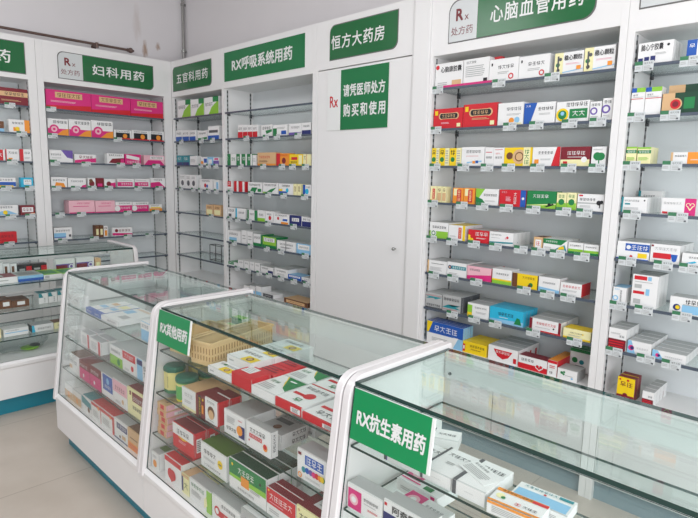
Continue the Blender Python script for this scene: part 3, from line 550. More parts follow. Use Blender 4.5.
def carton_mesh(w, h, d, design, seed):
    toks = design.split(';'); base = toks[0].split(',')
    b, t, s = base[0], base[1] if len(base) > 1 else base[0], base[2] if len(base) > 2 else base[0]
    mb = MB(); mb.box(-w / 2, -d / 2, 0, w / 2, d / 2, h, pm(b), top=pm(t), sides=pm(s))
    fr, tp, sd = [], [], []
    for p in toks[1:]:
        q = p.split(',')
        if q[0][0] == '^': tp.append([q[0][1:]] + q[1:])
        elif q[0][0] == '>': sd.append([q[0][1:]] + q[1:])
        else: fr.append(q)
    marks(mb, lambda u, v, o: (-w / 2 + u * w, -d / 2 - o, v * h), w, h, fr, seed)
    if tp: marks(mb, lambda u, v, o: (-w / 2 + u * w, -d / 2 + v * d, h + o), w, d, tp, seed)
    if t != b or t in 'SW':   # pale fold along the front upper edge
        e0 = min(.005, d * .1); mb.poly([(-w / 2, -d / 2, h + .0002), (w / 2, -d / 2, h + .0002), (w / 2, -d / 2 + e0, h + .0002), (-w / 2, -d / 2 + e0, h + .0002)], pm(b if t != b else 'w'))
    if sd: marks(mb, lambda u, v, o: (w / 2 + o, -d / 2 + u * d, v * h), d, h, sd, seed)
    # closed tuck flap: a fine seam round the right end
    e = min(0.004, d * .12); sh = pm('S') if s != 'S' else pm('k')
    for (a0, c0, a1, c1) in ((-d / 2 + e, h * .06, -d / 2 + e * 1.35, h * .94), (d / 2 - e * 1.35, h * .06, d / 2 - e, h * .94)):
        mb.poly([(w / 2 + .0002, a0, c0), (w / 2 + .0002, a1, c0), (w / 2 + .0002, a1, c1), (w / 2 + .0002, a0, c1)], sh)
    return mb
ORD = ['', 'second', 'third', 'fourth', 'fifth', 'sixth']
def box_label(desc, k, n, where):
    return desc + ((', front copy' if k == 0 else ', ' + ORD[k] + ' copy back') if n > 1 else '') + ', ' + where
def cartons(where, group, rows, rz):
    """rows: x, y, z of the front bottom middle, width, height, depth, copies behind each other, design number, description"""
    for i, (x, y, z, w, h, d, n, k, desc) in enumerate(rows):
        jit = random.Random(desc + where)
        ca, sa = math.cos(rz), math.sin(rz)
        first = None
        for j in range(n):
            off = d / 2 + j * (d + .0026); lx = jit.uniform(-.0012, .0012) * (j > 0)
            loc = (x + lx * ca - off * sa, y + lx * sa + off * ca, z)
            if first is None: o = first = carton_mesh(w, h, d, DES[k], sum(map(ord, desc))).build('medicine_box')
            else: o = first.copy(); C.objects.link(o)
            o.location = loc; o.rotation_euler = (0, 0, rz + jit.uniform(-.004, .004) * (j == 0))
            tag(o, box_label(desc, j, n, where), 'medicine box', group)
_tagm = {}
def price_tags(where, group, items, z, plane, rz):
    for (t, desc) in items:
        if 0 not in _tagm:
            mb = MB(); mb.box(-.037, -.002, -.025, .037, 0, .016, MATS['tag_white'])
            f = lambda u, v, o: (-.037 + u * .074, -.002 - o, -.025 + v * .041)
            mb.poly([f(0, .62, .0003), f(.42, .62, .0003), f(.42, 1, .0003), f(0, 1, .0003)], MATS['tag_green'])
            marks(mb, f, .074, .041, [s.split(',') for s in ('r,S,.42,0,.44,1', 't,k,.5,.66,.95,.86', 'l,S,.5,.1,.9,.55,3', 'l,S,.06,.2,.36,.5,2', 'r,k,.82,.08,.93,.24')], 5)
            _tagm[0] = o = mb.build('price_tag')
        else: o = _tagm[0].copy(); C.objects.link(o)
        o.location = (t, plane, z) if rz == 0 else (plane, t, z)
        o.rotation_euler = (0, 0, rz)
        tag(o, desc + ', ' + where, 'price tag', group)

# ------------------------------------------------------------------ room
def room():
    mb = MB(); mb.box(-.33, -5.5, -.1, 6.6, .33, 0, 'floor_tile'); struct(mb.build('floor'))
    mb = MB(); mb.box(-.45, -5.6, 3.3, 6.7, .45, 3.4, 'ceiling_paint'); struct(mb.build('ceiling'))
    mb = MB(); mb.box(-.45, -5.6, -.1, -.33, .45, 3.3, 'wall_paint'); struct(mb.build('wall_left'))
    mb = MB(); mb.box(-.33, .33, -.1, 6.6, .45, 3.3, 'wall_paint'); struct(mb.build('wall_back'))
    mb = MB(); mb.box(6.6, -5.6, -.1, 6.7, .45, 3.3, 'wall_paint'); struct(mb.build('wall_right'))
    # shop front behind the camera: piers and glazing
    mb = MB(); mb.box(-.33, -5.6, -.1, 2.6, -5.5, 3.3, 'wall_paint'); mb.box(6.2, -5.6, -.1, 6.6, -5.5, 3.3, 'wall_paint')
    mb.box(2.6, -5.6, 3.0, 6.2, -5.5, 3.3, 'wall_paint'); mb.box(2.6, -5.6, -.1, 6.2, -5.5, .45, 'wall_paint')
    struct(mb.build('wall_front'))
    mb = MB()
    for x in (2.6, 3.78, 4.96, 6.14): mb.box(x, -5.59, .45, x + .06, -5.52, 3.0, 'white_plastic')
    mb.box(2.6, -5.59, .45, 6.2, -5.52, .5, 'white_plastic'); mb.box(2.6, -5.59, 2.95, 6.2, -5.52, 3.0, 'white_plastic')
    mb.box(2.62, -5.56, .48, 6.18, -5.552, 2.97, 'glass_clear')
    struct(mb.build('window_1'))
room()

# ------------------------------------------------------------------ wall cabinets
def sign_shape(x0, z0, x1, z1, r, corners, n=8):
    """outline, anticlockwise from bottom left; corners: which of bl br tr tl are round"""
    pts = []
    for nm, cx, cz, a in (('bl', x0, z0, 180), ('br', x1, z0, 270), ('tr', x1, z1, 0), ('tl', x0, z1, 90)):
        if nm in corners:
            ox = cx + (r if 'l' in nm else -r); oz = cz + (r if 'b' in nm else -r)
            for i in range(n + 1):
                t = math.radians(a + 90 * i / n); pts.append((ox + r * math.cos(t), oz + r * math.sin(t)))
        else: pts.append((cx, cz))
    return pts
def plate(mb, pts, y0, y1, m):
    n = len(pts); v = [(x, y0, z) for x, z in pts] + [(x, y1, z) for x, z in pts]
    mb.faces(v, [tuple(range(n)), tuple(range(n, 2 * n))[::-1]] + [(i, i + n, (i + 1) % n + n, (i + 1) % n) for i in range(n)], m)
D_ = .30
def cabinet(label, origin, rz, W, zs, deck, top, headz, stile=(.02, .02), doors=2, plinthm='plinth_grey', opened=True, rails=True):
    r = empty('display_cabinet', origin, rz, label, 'cabinet', 'wall display cabinets')
    a, b = stile
    for x0, x1 in ((0, a), (W - b, W)):
        mb = MB(); mb.box(x0, 0, 0, x1, D_, top, 'white_laminate', c=.0015); mb.build('side_panel', r)
    mb = MB(); mb.box(a, D_ - .012, .06, W - b, D_, top - .005, 'grey_laminate'); mb.build('back_panel', r)
    mb = MB(); mb.box(a, .0, headz, W - b, .02, top, 'white_laminate'); mb.box(a, .02, top - .02, W - b, D_ - .012, top, 'white_laminate')
    mb.box(a, .02, headz, W - b, D_ - .012, headz + .018, 'white_laminate'); mb.build('header', r)
    if opened:
        for z in zs:
            mb = MB(); y0 = .012
            x0, x1, z0, z1 = a + .003, W - b - .003, z - .006, z + .004
            v = [(x0, y0, z0), (x1, y0, z0), (x1, D_ - .02, z0), (x0, D_ - .02, z0), (x0, y0, z1), (x1, y0, z1), (x1, D_ - .02, z1), (x0, D_ - .02, z1)]
            mb.faces(v, [(0, 3, 2, 1), (4, 5, 6, 7)], 'glass_shelf'); mb.faces(v, [(2, 3, 7, 6), (1, 2, 6, 5), (3, 0, 4, 7)], 'shelf_edge')
            mb.box(x0, .004, z - .009, x1, y0, z + .004, 'shelf_edge')
            s = mb.build('shelf', r)
            for xx in (a, W - b):
                e = .012 if xx == a else -.012
                for yy in (.03, D_ - .05):
                    q = MB(); q.box(min(xx, xx + e), yy, z - .022, max(xx, xx + e), yy + .02, z - .007, 'bracket_dark'); q.build('bracket', s)
        if rails:
            for xx in (a, W - b):
                e = .004 if xx == a else -.004
                for yy in (.025, D_ - .045):
                    q = MB(); q.box(min(xx, xx + e), yy, deck + .01, max(xx, xx + e), yy + .010, headz - .01, 'slotted_metal'); q.build('slotted_rail', r)
        mb = MB(); mb.box(a, .006, deck - .02, W - b, D_ - .012, deck, 'white_laminate'); mb.build('deck', r)
        lo = deck - .024
    else: lo = headz - .006
    w = (W - a - b) / doors
    for i in range(doors):
        x0 = a + w * i + .002; x1 = a + w * (i + 1) - .002
        mb = MB(); mb.box(x0, .002, .105, x1, .02, lo, 'white_laminate', c=.0015); d = mb.build('door', r)
        if doors == 2: kx, kz = (x1 - .035 if i == 0 else x0 + .035), lo - .075
        else: kx, kz = x1 - .075, 1.095
        k = MB(); k.tube((kx, .002, kz), (kx, -.014, kz), .005, 'steel', 10); k.sphere((kx, -.02, kz), .012, 'steel', 14, .9); k.build('knob', d)
    mb = MB(); mb.box(a, .03, 0, W - b, .045, .1, plinthm); mb.build('plinth', r)
    return r
def inset_sign(r, x0, z0, x1, z1, split, text, corners, tx, rad=.05):
    """leaf shaped sign let into the header: pale Rx field, green field, white characters"""
    mb = MB(); plate(mb, sign_shape(x0 - .006, z0 - .006, x1 + .006, z1 + .006, rad, corners), -.0015, .0, 'recess_shade')  # raised dark rim, its colour stands in for the recess's shadow line
    s = mb.build('recess_shadow_rim', r)
    mb = MB()
    lc = [c for c in corners if 'l' in c]; rc = [c for c in corners if 'r' in c]
    plate(mb, sign_shape(split, z0, x1, z1, rad, rc if split > x0 else corners), -.0035, -.0015, 'sign_green_inset')
    g = mb.build('sign_field', r)
    if text: lettering('lettering', text, tx[0], z0 + (z1 - z0) * .28, tx[1], z0 + (z1 - z0) * .70, -.0042, 'sign_white', g, .012, space=1.14)
    if split > x0:
        mb = MB(); plate(mb, sign_shape(x0, z0, split, z1, rad, lc), -.0035, -.0015, 'sign_pale'); p = mb.build('prescription_field', r)
        w = split - x0
        if w > .1 and text:
            lettering('lettering', 'R', x0 + w * .24, z0 + (z1 - z0) * .5, x0 + w * .5, z0 + (z1 - z0) * .8, -.0042, 'sign_maroon', p, .025)
            lettering('lettering', 'x', x0 + w * .55, z0 + (z1 - z0) * .5, x0 + w * .7, z0 + (z1 - z0) * .62, -.0042, 'sign_maroon', p, .0)
            lettering('lettering', '处方药', x0 + w * .08, z0 + (z1 - z0) * .15, x0 + w * .86, z0 + (z1 - z0) * .36, -.0042, 'sign_maroon', p, .0)
ZF, ZG, ZB, ZD = [2.026, 1.805, 1.599, 1.392, 1.185, 0.978, 0.768], [2.028, 1.817, 1.61, 1.397, 1.189, 0.981, 0.764], [2.02, 1.81, 1.59, 1.385, 1.163, 0.947, 0.74], [2.03, 1.817, 1.596, 1.381, 1.157, 0.954, 0.745]
TOP = 2.545
cabF = cabinet('white open cabinet of green signed heart medicines, right of the plain door', (2.98, 0, 0), 0, 1.045, ZF, .557, TOP, 2.205, (.022, .032))
inset_sign(cabF, *(0.1215, 2.2625, 0.8969, 2.4695, 0.2938), '心脑血管用药', ('tl', 'br'), (0.3717, 0.8469), .06)
cabG = cabinet('white open medicine cabinet at the right edge with hanging price tags', (4.026, 0, 0), 0, 1.0, ZG, .54, TOP, 2.17, (.03, .03))
inset_sign(cabG, *(0.0432, 2.2631, 0.7932, 2.4831, 0.2432), '', ('tl', 'br'), (.5, .9), .06)
cabE = cabinet('plain white cupboard with one tall door and round knob', (2.022, 0, 0), 0, .845, [], .5, TOP, 2.235, (.016, .016), doors=1, opened=False)
inset_sign(cabE, *(0.1377, 2.2902, 0.712, 2.5011, 0.1377), '恒方大药房', ('tl', 'br'), (0.1518, 0.6127), .05)
mb = MB(); mb.box(.846, -.012, 0, .957, .3, TOP + .01, 'white_laminate', c=.003); mb.build('pilaster', cabE)
cabD = cabinet('white open medicine cabinet left of the plain door under large green plate', (.866, 0, 0), 0, 1.155, ZD, .555, TOP, 2.225, (.022, .035))
cabC = cabinet('narrow half empty white cabinet in the room corner', (0.002, 0, 0), 0, .862, ZD, .555, TOP, 2.225, (.012, .015))
inset_sign(cabC, *(0.0362, 2.2763, 0.6922, 2.4831, 0.0362), '五官科用药', ('tl', 'br'), (0.1055, 0.6404), .04)
R90 = math.radians(90)
cabB = cabinet('white cabinet on left wall with large hot pink boxes on top shelf', (0, -1.145, 0), R90, 1.143, ZB, .555, TOP, 2.225, (.05, .075))
inset_sign(cabB, *(0.1649, 2.2715, 0.9633, 2.4744, 0.3522), '妇科用药', ('tl', 'br'), (0.4281, 0.8815), .045)
cabA = cabinet('white cabinet cut by the left picture edge with maroon box on top', (0, -2.31, 0), R90, 1.163, ZB, .555, TOP, 2.225, (.04, .06))
inset_sign(cabA, *(0.3352, 2.2667, 1.0852, 2.493, 0.3352), '药', (), (0.873, 0.991), .03)

# plates fixed on the cabinet fronts
def plate_sign(label, x0, z0, x1, z1, green, lines, rx=None):
    """x0..x1 whole board, green: its green field, lines: (text, x0, z0, x1, z1)"""
    o = empty('sign_board', ((x0 + x1) / 2, -.0005, z0), 0, label, 'sign')
    dx = -(x0 + x1) / 2
    mb = MB(); mb.box(x0 + dx, -.004, 0, x1 + dx, 0, z1 - z0, 'sign_white', c=.0008); mb.build('board', o)
    mb = MB(); mb.box(green[0] + dx, -.0052, green[1] - z0, green[2] + dx, -.004, green[3] - z0, 'plate_green'); g = mb.build('green_field', o)
    for (t, a, b, c, d, *s) in lines: lettering('lettering', t, a + dx, b - z0, c + dx, d - z0, -.0058, 'sign_white', g, .022, space=s[0] if s else 1.0)
    if rx: lettering('red_lettering', 'Rx', rx[0] + dx, rx[1] - z0, rx[2] + dx, rx[3] - z0, -.0045, 'sign_red', o, .01)
plate_sign('green plate of white characters on header left of the door', 0.9013, 2.2753, 1.9088, 2.5024, (0.9013, 2.2753, 1.9088, 2.5024), [('RX呼吸系统用药', 1.0133, 2.3421, 1.7732, 2.4413)])
plate_sign('green and white notice with red Rx, stuck on plain door', 2.1422, 1.8322, 2.6818, 2.2161, (2.2707, 1.8326, 2.6818, 2.2137), [('请凭医师处方', 2.2951, 2.0414, 2.6563, 2.1190, 1.08), ('购买和使用', 2.2987, 1.9141, 2.6616, 1.9971, 1.3)], (2.1687, 1.9824, 2.2456, 2.0551))

# ------------------------------------------------------------------ glass counters
TZ = .99; SL = .125          # slope of the front glass
def fy(z): return -SL * (TZ - z)                 # local y of the front glass at height z; 0 at its top edge
DEP = .437
def counter(label, origin, rz, L, shz, plinthm='plinth_teal', rail=True, right=True, zb=.32):
    r = empty('glass_counter', origin, rz, label, 'display counter', 'glass display counters')
    def prism(mb, prof, x0, x1, m):
        n = len(prof); v = [(x0, y, z) for y, z in prof] + [(x1, y, z) for y, z in prof]
        mb.faces(v, [tuple(range(n))[::-1], tuple(range(n, 2 * n))] + [(i, (i + 1) % n, (i + 1) % n + n, i + n) for i in range(n)], m)
    f0 = fy(zb)
    mb = MB(); prism(mb, [(f0 - .004, .115), (f0 - .004, zb - .044), (f0 - .012, zb - .032), (f0 - .012, zb - .015), (f0 + .002, zb), (DEP, zb), (DEP, .115)], 0, L, 'white_laminate')
    mb.build('base', r)
    mb = MB(); mb.box(.002, f0 + .05, 0, L - .002, DEP - .03, .115, plinthm); mb.build('plinth', r)
    t = .028
    for x0, x1 in ((0, t), (L - t, L)):
        if x0 == 0 or right:
          mb = MB(); prism(mb, [(fy(zb) + .012, zb), (fy(.972) + .012, .972), (DEP - .005, .972), (DEP - .005, zb)], x0 + .006, x1 - .006, 'white_laminate')
          mb.build('end_panel', r)
        # tube frame: up the front slope, round the shoulder, back along the top
        path = [(fy(zb - .03) - .004, zb - .03)]
        rr = .035
        s0 = Vector((fy(TZ - .05), TZ - .05)); c0 = Vector((0, TZ)); e0 = Vector((.05, TZ))
        for i in range(9):
            q = i / 8; p = s0 * (1 - q) ** 2 + c0 * 2 * q * (1 - q) + e0 * q * q; path.append((p.x, p.y))
        path.append((DEP + .02, TZ))
        out, inn = [], []
        for i, p in enumerate(path):
            a = Vector(path[max(0, i - 1)]); b = Vector(path[min(len(path) - 1, i + 1)]); d = (b - a).normalized(); nrm = Vector((-d.y, d.x))
            out.append(Vector(p) + nrm * .012); inn.append(Vector(p) - nrm * .016)
        mb = MB(); n = len(path); v = []
        for p, q in zip(out, inn):
            pq = (q - p); h = p + pq * .12
            v += [(x0, h.x, h.y), (x0 + .004, p.x, p.y), (x1 - .004, p.x, p.y), (x1, h.x, h.y), (x1, q.x, q.y), (x0, q.x, q.y)]
        fs = [tuple(range(6)), tuple(range(6 * n - 6, 6 * n))[::-1]]
        for i in range(n - 1):
            for j in range(6): fs.append((i * 6 + j, (i + 1) * 6 + j, (i + 1) * 6 + (j + 1) % 6, i * 6 + (j + 1) % 6))
        mb.faces(v, fs, 'white_plastic'); mb.build('end_frame', r)
    def slab(name, pts, nrm, th, m, edge='glass_edge'):
        mb = MB(); p = [Vector(q) for q in pts]; nrm = Vector(nrm).normalized() * th; q = [a - nrm for a in p]; k = len(p)
        v = p + q; mb.faces(v, [tuple(range(k)), tuple(range(k, 2 * k))[::-1]], m)
        mb.faces(v, [(i, i + k, (i + 1) % k + k, (i + 1) % k) for i in range(k)], edge)
        return mb.build(name, r)
    a, b = t + .001, L - t - .001
    slab('top_glass', [(a, .002, TZ), (b, .002, TZ), (b, DEP, TZ), (a, DEP, TZ)], (0, 0, 1), .011, 'glass_top')
    slab('front_glass', [(a, fy(zb + .002), zb + .002), (b, fy(zb + .002), zb + .002), (b, fy(TZ - .0085), TZ - .0118), (a, fy(TZ - .0118), TZ - .0118)], (0, -1, SL), .005, 'glass_clear')
    for z in shz: slab('shelf', [(a, fy(z) + .012, z), (b, fy(z) + .012, z), (b, DEP - .02, z), (a, DEP - .02, z)], (0, 0, 1), .007, 'glass_shelf')
    if rail:
        mb = MB(); mb.box(a, DEP - .012, TZ - .092, b, DEP - .002, TZ - .009, 'white_plastic'); rl = mb.build('back_rail', r)
        for xx in (a + .02, b - .02):
            q = MB(); q.tube((xx, DEP - .012, TZ - .078), (xx, DEP - .017, TZ - .078), .005, 'bracket_dark', 10); q.build('screw', rl)
    return r
CY = -1.583
SH = (.814, .638, .468)
c1 = counter('far white glass counter beyond the two signed ones, stocked on glass shelves', (1.768, CY, 0), 0, 1.061, SH)
c2 = counter('middle glass counter with baskets, behind the smaller green sign', (2.832, CY, 0), 0, 1.094, SH)
c3 = counter('nearest glass counter, carrying the large green sign at its left end', (3.929, CY, 0), 0, 1.105, SH, right=False)
SHL = (.819, .650, .480)
cl = counter('glass counter along the left wall standing on bright teal plinth', (1.07, -2.0, 0), R90, 1.132, SHL, zb=.35)

# the two boards hung on the front glass
def glass_sign(label, L, corners, text, tb):
    """corners: x and height of the board on the sloping front glass"""
    (x0, z0), (x1, z1) = corners
    zc = (z0 + z1) / 2
    o = empty('sign_board', ((x0 + x1) / 2, CY + fy(zc) - .0065, zc), 0, label, 'sign')
    o.rotation_euler = (-math.atan(SL), 0, 0)
    k = math.sqrt(1 + SL * SL); hw, hh = (x1 - x0) / 2, (z1 - z0) / 2 * k
    mb = MB(); mb.box(-hw, -.003, -hh, hw, .001, hh, 'sign_white', c=.0006); mb.build('board', o)
    mb = MB(); mb.box(-hw, -.0042, -hh, hw - .009, -.003, hh, 'sign_green_lit'); g = mb.build('green_field', o)
    lettering('lettering', text, -hw + 2 * hw * tb[0], -hh + 2 * hh * tb[1], -hw + 2 * hw * tb[2], -hh + 2 * hh * tb[3], -.0048, 'sign_white', g, .03)
glass_sign('smaller green sign hung inside left end of the middle counter', 1, ((2.8716, 0.8560), (3.1231, 0.9862)), 'RX其他用药', (0.09, 0.3, 0.93, 0.68))
glass_sign('large green sign hung at left end of the nearest counter', 1, ((3.9716, 0.8447), (4.2308, 0.9796)), 'RX抗生素用药', (0.07, 0.3, 0.93, 0.66))

# ------------------------------------------------------------------ cartons and price tags
cartons('top shelf, cabinet right of door', 'medicine boxes in the cabinet right of door', [(3.0983, 0.018, 2.0305, 0.1801, 0.133, 0.05, 1, 0, 'white box with tan corner block'),
    (3.2706, 0.018, 2.0305, 0.1544, 0.134, 0.05, 1, 1, 'white box back showing small text'),
    (3.4323, 0.018, 2.0305, 0.1637, 0.1128, 0.05, 1, 2, 'white box with red ring, left one'),
    (3.5962, 0.018, 2.0305, 0.1591, 0.1065, 0.05, 1, 2, 'white box with red ring, right one'),
    (3.7691, 0.018, 2.0305, 0.1358, 0.0988, 0.06, 1, 3, 'white box with plant picture, left one'),
    (3.9087, 0.018, 2.0305, 0.1346, 0.104, 0.06, 1, 3, 'white box with plant picture, right one')], 0)
cartons('second shelf, cabinet right of door', 'medicine boxes in the cabinet right of door', [(3.1047, 0.018, 1.8095, 0.193, 0.1084, 0.05, 1, 4, 'red box with black oval, left one'),
    (3.3072, 0.018, 1.8095, 0.2042, 0.1198, 0.05, 1, 5, 'red box with black oval, right one'),
    (3.4867, 0.018, 1.8095, 0.141, 0.1112, 0.05, 1, 6, 'white box with orange and blue dots'),
    (3.6409, 0.018, 1.8095, 0.1593, 0.1006, 0.05, 1, 7, 'white box with slanting blue left end'),
    (3.8044, 0.018, 1.8095, 0.1547, 0.0945, 0.05, 1, 8, 'white box with green and yellow print'),
    (3.9113, 0.018, 1.8095, 0.0502, 0.0844, 0.05, 1, 9, 'white box with purple ring, left one'),
    (3.9635, 0.018, 1.8095, 0.0435, 0.096, 0.05, 1, 9, 'white box with purple ring, right one')], 0)
cartons('third shelf, cabinet right of door', 'medicine boxes in the cabinet right of door', [(3.0327, 0.018, 1.6035, 0.049, 0.0991, 0.04, 1, 10, 'narrow yellow box, left of three'),
    (3.093, 0.018, 1.6035, 0.0645, 0.0978, 0.04, 1, 10, 'narrow yellow box, middle of three'),
    (3.1671, 0.018, 1.6035, 0.0755, 0.0965, 0.04, 1, 10, 'narrow yellow box, right of three'),
    (3.2786, 0.018, 1.6035, 0.141, 0.0999, 0.05, 1, 11, 'white box with blue orange foot print'),
    (3.3782, 0.018, 1.6035, 0.0493, 0.0959, 0.05, 1, 12, 'small plain white box, left one'),
    (3.4349, 0.018, 1.6035, 0.0601, 0.0934, 0.05, 1, 13, 'small plain white box, right one'),
    (3.543, 0.018, 1.6035, 0.1521, 0.0922, 0.05, 1, 14, 'golden box with round brown pictures'),
    (3.6926, 0.018, 1.6035, 0.1405, 0.0916, 0.05, 1, 15, 'white box with slanting red right end'),
    (3.8343, 0.018, 1.6035, 0.1374, 0.0901, 0.05, 1, 16, 'maroon box with cream lower half'),
    (3.9432, 0.018, 1.6035, 0.0644, 0.0881, 0.05, 1, 17, 'white box with green leaf')], 0)
cartons('fourth shelf, cabinet right of door', 'medicine boxes in the cabinet right of door', [(3.0295, 0.018, 1.3965, 0.0427, 0.0899, 0.05, 1, 18, 'narrow cream box with red text'),
    (3.0708, 0.018, 1.3965, 0.0311, 0.0899, 0.05, 1, 19, 'thin cream box, left one'),
    (3.1039, 0.018, 1.3965, 0.0279, 0.0892, 0.05, 1, 19, 'thin cream box, right one'),
    (3.1974, 0.018, 1.3965, 0.0681, 0.0852, 0.05, 1, 20, 'orange box with red strip, left one'),
    (3.2694, 0.018, 1.3965, 0.069, 0.0863, 0.05, 1, 20, 'orange box with red strip, right one'),
    (3.3797, 0.018, 1.3965, 0.1349, 0.0854, 0.06, 1, 21, 'white box with green left wave'),
    (3.5282, 0.018, 1.3965, 0.1485, 0.0846, 0.07, 1, 22, 'red box with blue right end'),
    (3.6843, 0.018, 1.3965, 0.1518, 0.0846, 0.06, 1, 23, 'green box with white title'),
    (3.7866, 0.018, 1.3965, 0.0465, 0.0803, 0.05, 1, 24, 'pale green box, left one'),
    (3.8355, 0.018, 1.3965, 0.0458, 0.082, 0.05, 1, 24, 'pale green box, right one'),
    (3.9244, 0.018, 1.3965, 0.1205, 0.0783, 0.06, 1, 25, 'white box with dark plant picture')], 0)
cartons('fifth shelf, cabinet right of door', 'medicine boxes in the cabinet right of door', [(3.079, 0.018, 1.1895, 0.1286, 0.0907, 0.17, 1, 26, 'white box with green swirl'),
    (3.2022, 0.018, 1.1895, 0.1098, 0.0833, 0.09, 2, 27, 'white and yellow box'),
    (3.3419, 0.018, 1.1895, 0.1278, 0.068, 0.09, 2, 28, 'red box with yellow figure'),
    (3.4789, 0.018, 1.1895, 0.139, 0.0682, 0.045, 4, 29, 'white box with teal wave'),
    (3.6837, 0.018, 1.1895, 0.0466, 0.0623, 0.1, 1, 30, 'small tan box'),
    (3.772, 0.018, 1.1895, 0.1205, 0.0591, 0.07, 2, 31, 'white box with green and yellow leaf'),
    (3.8741, 0.018, 1.1895, 0.0708, 0.0532, 0.08, 1, 32, 'white and green box, left one'),
    (3.9469, 0.018, 1.1895, 0.0685, 0.051, 0.08, 1, 32, 'white and green box, right one')], 0)
cartons('sixth shelf, cabinet right of door', 'medicine boxes in the cabinet right of door', [(3.0781, 0.018, 0.9825, 0.1358, 0.0738, 0.15, 1, 33, 'white box with orange left edge'),
    (3.2141, 0.018, 0.9825, 0.1285, 0.0792, 0.08, 2, 34, 'white box with teal banner'),
    (3.3585, 0.018, 0.9825, 0.1496, 0.0734, 0.07, 2, 35, 'pink box with dark title'),
    (3.4972, 0.018, 0.9825, 0.1132, 0.0801, 0.08, 1, 36, 'white box with yellow green foot'),
    (3.6273, 0.018, 0.9825, 0.1369, 0.0716, 0.1, 1, 37, 'yellow and brown box'),
    (3.7569, 0.018, 0.9825, 0.1087, 0.0732, 0.09, 1, 38, 'white box with pale blue foot'),
    (3.867, 0.018, 0.9825, 0.1036, 0.0615, 0.11, 1, 39, 'white box with red title and side')], 0)
cartons('seventh shelf, cabinet right of door', 'medicine boxes in the cabinet right of door', [(3.0665, 0.018, 0.7725, 0.1166, 0.0865, 0.09, 2, 40, 'silver box with green zigzag, left one'),
    (3.1967, 0.018, 0.7725, 0.1357, 0.0937, 0.09, 2, 41, 'silver box with green zigzag, right one'),
    (3.366, 0.018, 0.7725, 0.1332, 0.0766, 0.09, 2, 42, 'white box with yellow green left end'),
    (3.5367, 0.018, 0.7725, 0.1953, 0.0809, 0.038, 4, 43, 'cyan box'),
    (3.7527, 0.018, 0.7725, 0.1647, 0.0639, 0.07, 3, 44, 'white box with red borders'),
    (3.9143, 0.018, 0.7725, 0.1328, 0.0487, 0.09, 1, 45, 'cream and yellow box')], 0)
cartons('bottom deck, cabinet right of door', 'medicine boxes in the cabinet right of door', [(3.1536, 0.018, 0.5575, 0.2521, 0.132, 0.024, 4, 46, 'blue and white box with yellow corner'),
    (3.3576, 0.018, 0.5575, 0.1518, 0.0652, 0.042, 4, 47, 'yellow box with red left strip'),
    (3.5317, 0.018, 0.5575, 0.1736, 0.0821, 0.06, 4, 48, 'white box with red shield'),
    (3.7019, 0.018, 0.5575, 0.1566, 0.0676, 0.08, 1, 49, 'white and red box with heart'),
    (3.8072, 0.018, 0.5575, 0.0481, 0.081, 0.2, 1, 50, 'narrow white box with orange top'),
    (3.8846, 0.018, 0.5575, 0.0977, 0.0532, 0.1, 1, 51, 'white box with green flower, front one')], 0)
price_tags('top shelf, cabinet right of door', 'price tags in the cabinet right of door', [(3.0368, 'price tag below white box with tan corner block'), (3.4177, 'price tag below white box with red ring, left one'), (3.6995, 'price tag below white box with plant picture, left one')], 2.026, 0.004, 0)
price_tags('second shelf, cabinet right of door', 'price tags in the cabinet right of door', [(3.0372, 'price tag below red box with black oval, left one'), (3.4946, 'price tag below white box with orange and blue dots'), (3.6372, 'price tag below white box with slanting blue left end'), (3.8015, 'price tag below white box with green and yellow print'), (3.931, 'price tag below white box with purple ring, left one')], 1.805, 0.004, 0)
price_tags('third shelf, cabinet right of door', 'price tags in the cabinet right of door', [(3.0423, 'price tag below narrow yellow box, left of three'), (3.2311, 'price tag below white box with blue orange foot print'), (3.3781, 'price tag below small plain white box, left one'), (3.5015, 'price tag below golden box with round brown pictures'), (3.6582, 'price tag below white box with slanting red right end'), (3.8138, 'price tag below maroon box with cream lower half'), (3.9446, 'price tag below white box with green leaf')], 1.599, 0.004, 0)
price_tags('fourth shelf, cabinet right of door', 'price tags in the cabinet right of door', [(3.0368, 'price tag below narrow cream box with red text'), (3.2342, 'price tag below orange box with red strip, right one'), (3.363, 'price tag below white box with green left wave'), (3.5044, 'price tag below red box with blue right end'), (3.6521, 'price tag below green box with white title'), (3.8062, 'price tag below pale green box, left one'), (3.9056, 'price tag below white box with dark plant picture')], 1.392, 0.004, 0)
price_tags('fifth shelf, cabinet right of door', 'price tags in the cabinet right of door', [(3.0409, 'price tag below white box with green swirl'), (3.1822, 'price tag below white and yellow box'), (3.3244, 'price tag below red box with yellow figure'), (3.4562, 'price tag below white box with teal wave'), (3.6006, 'left price tag below small tan box'), (3.6954, 'right price tag below small tan box'), (3.7928, 'price tag below white box with green and yellow leaf'), (3.9111, 'price tag below white and green box, right one')], 1.185, 0.004, 0)
price_tags('sixth shelf, cabinet right of door', 'price tags in the cabinet right of door', [(3.0686, 'price tag below white box with orange left edge'), (3.2005, 'price tag below white box with teal banner'), (3.3529, 'price tag below pink box with dark title'), (3.6331, 'price tag below yellow and brown box'), (3.7585, 'price tag below white box with pale blue foot'), (3.8622, 'price tag below white box with red title and side')], 0.978, 0.004, 0)
price_tags('seventh shelf, cabinet right of door', 'price tags in the cabinet right of door', [(3.2082, 'price tag below silver box with green zigzag, right one'), (3.3531, 'price tag below white box with yellow green left end'), (3.4837, 'price tag below cyan box'), (3.6997, 'price tag below white box with red borders'), (3.9109, 'price tag below cream and yellow box')], 0.768, 0.004, 0)
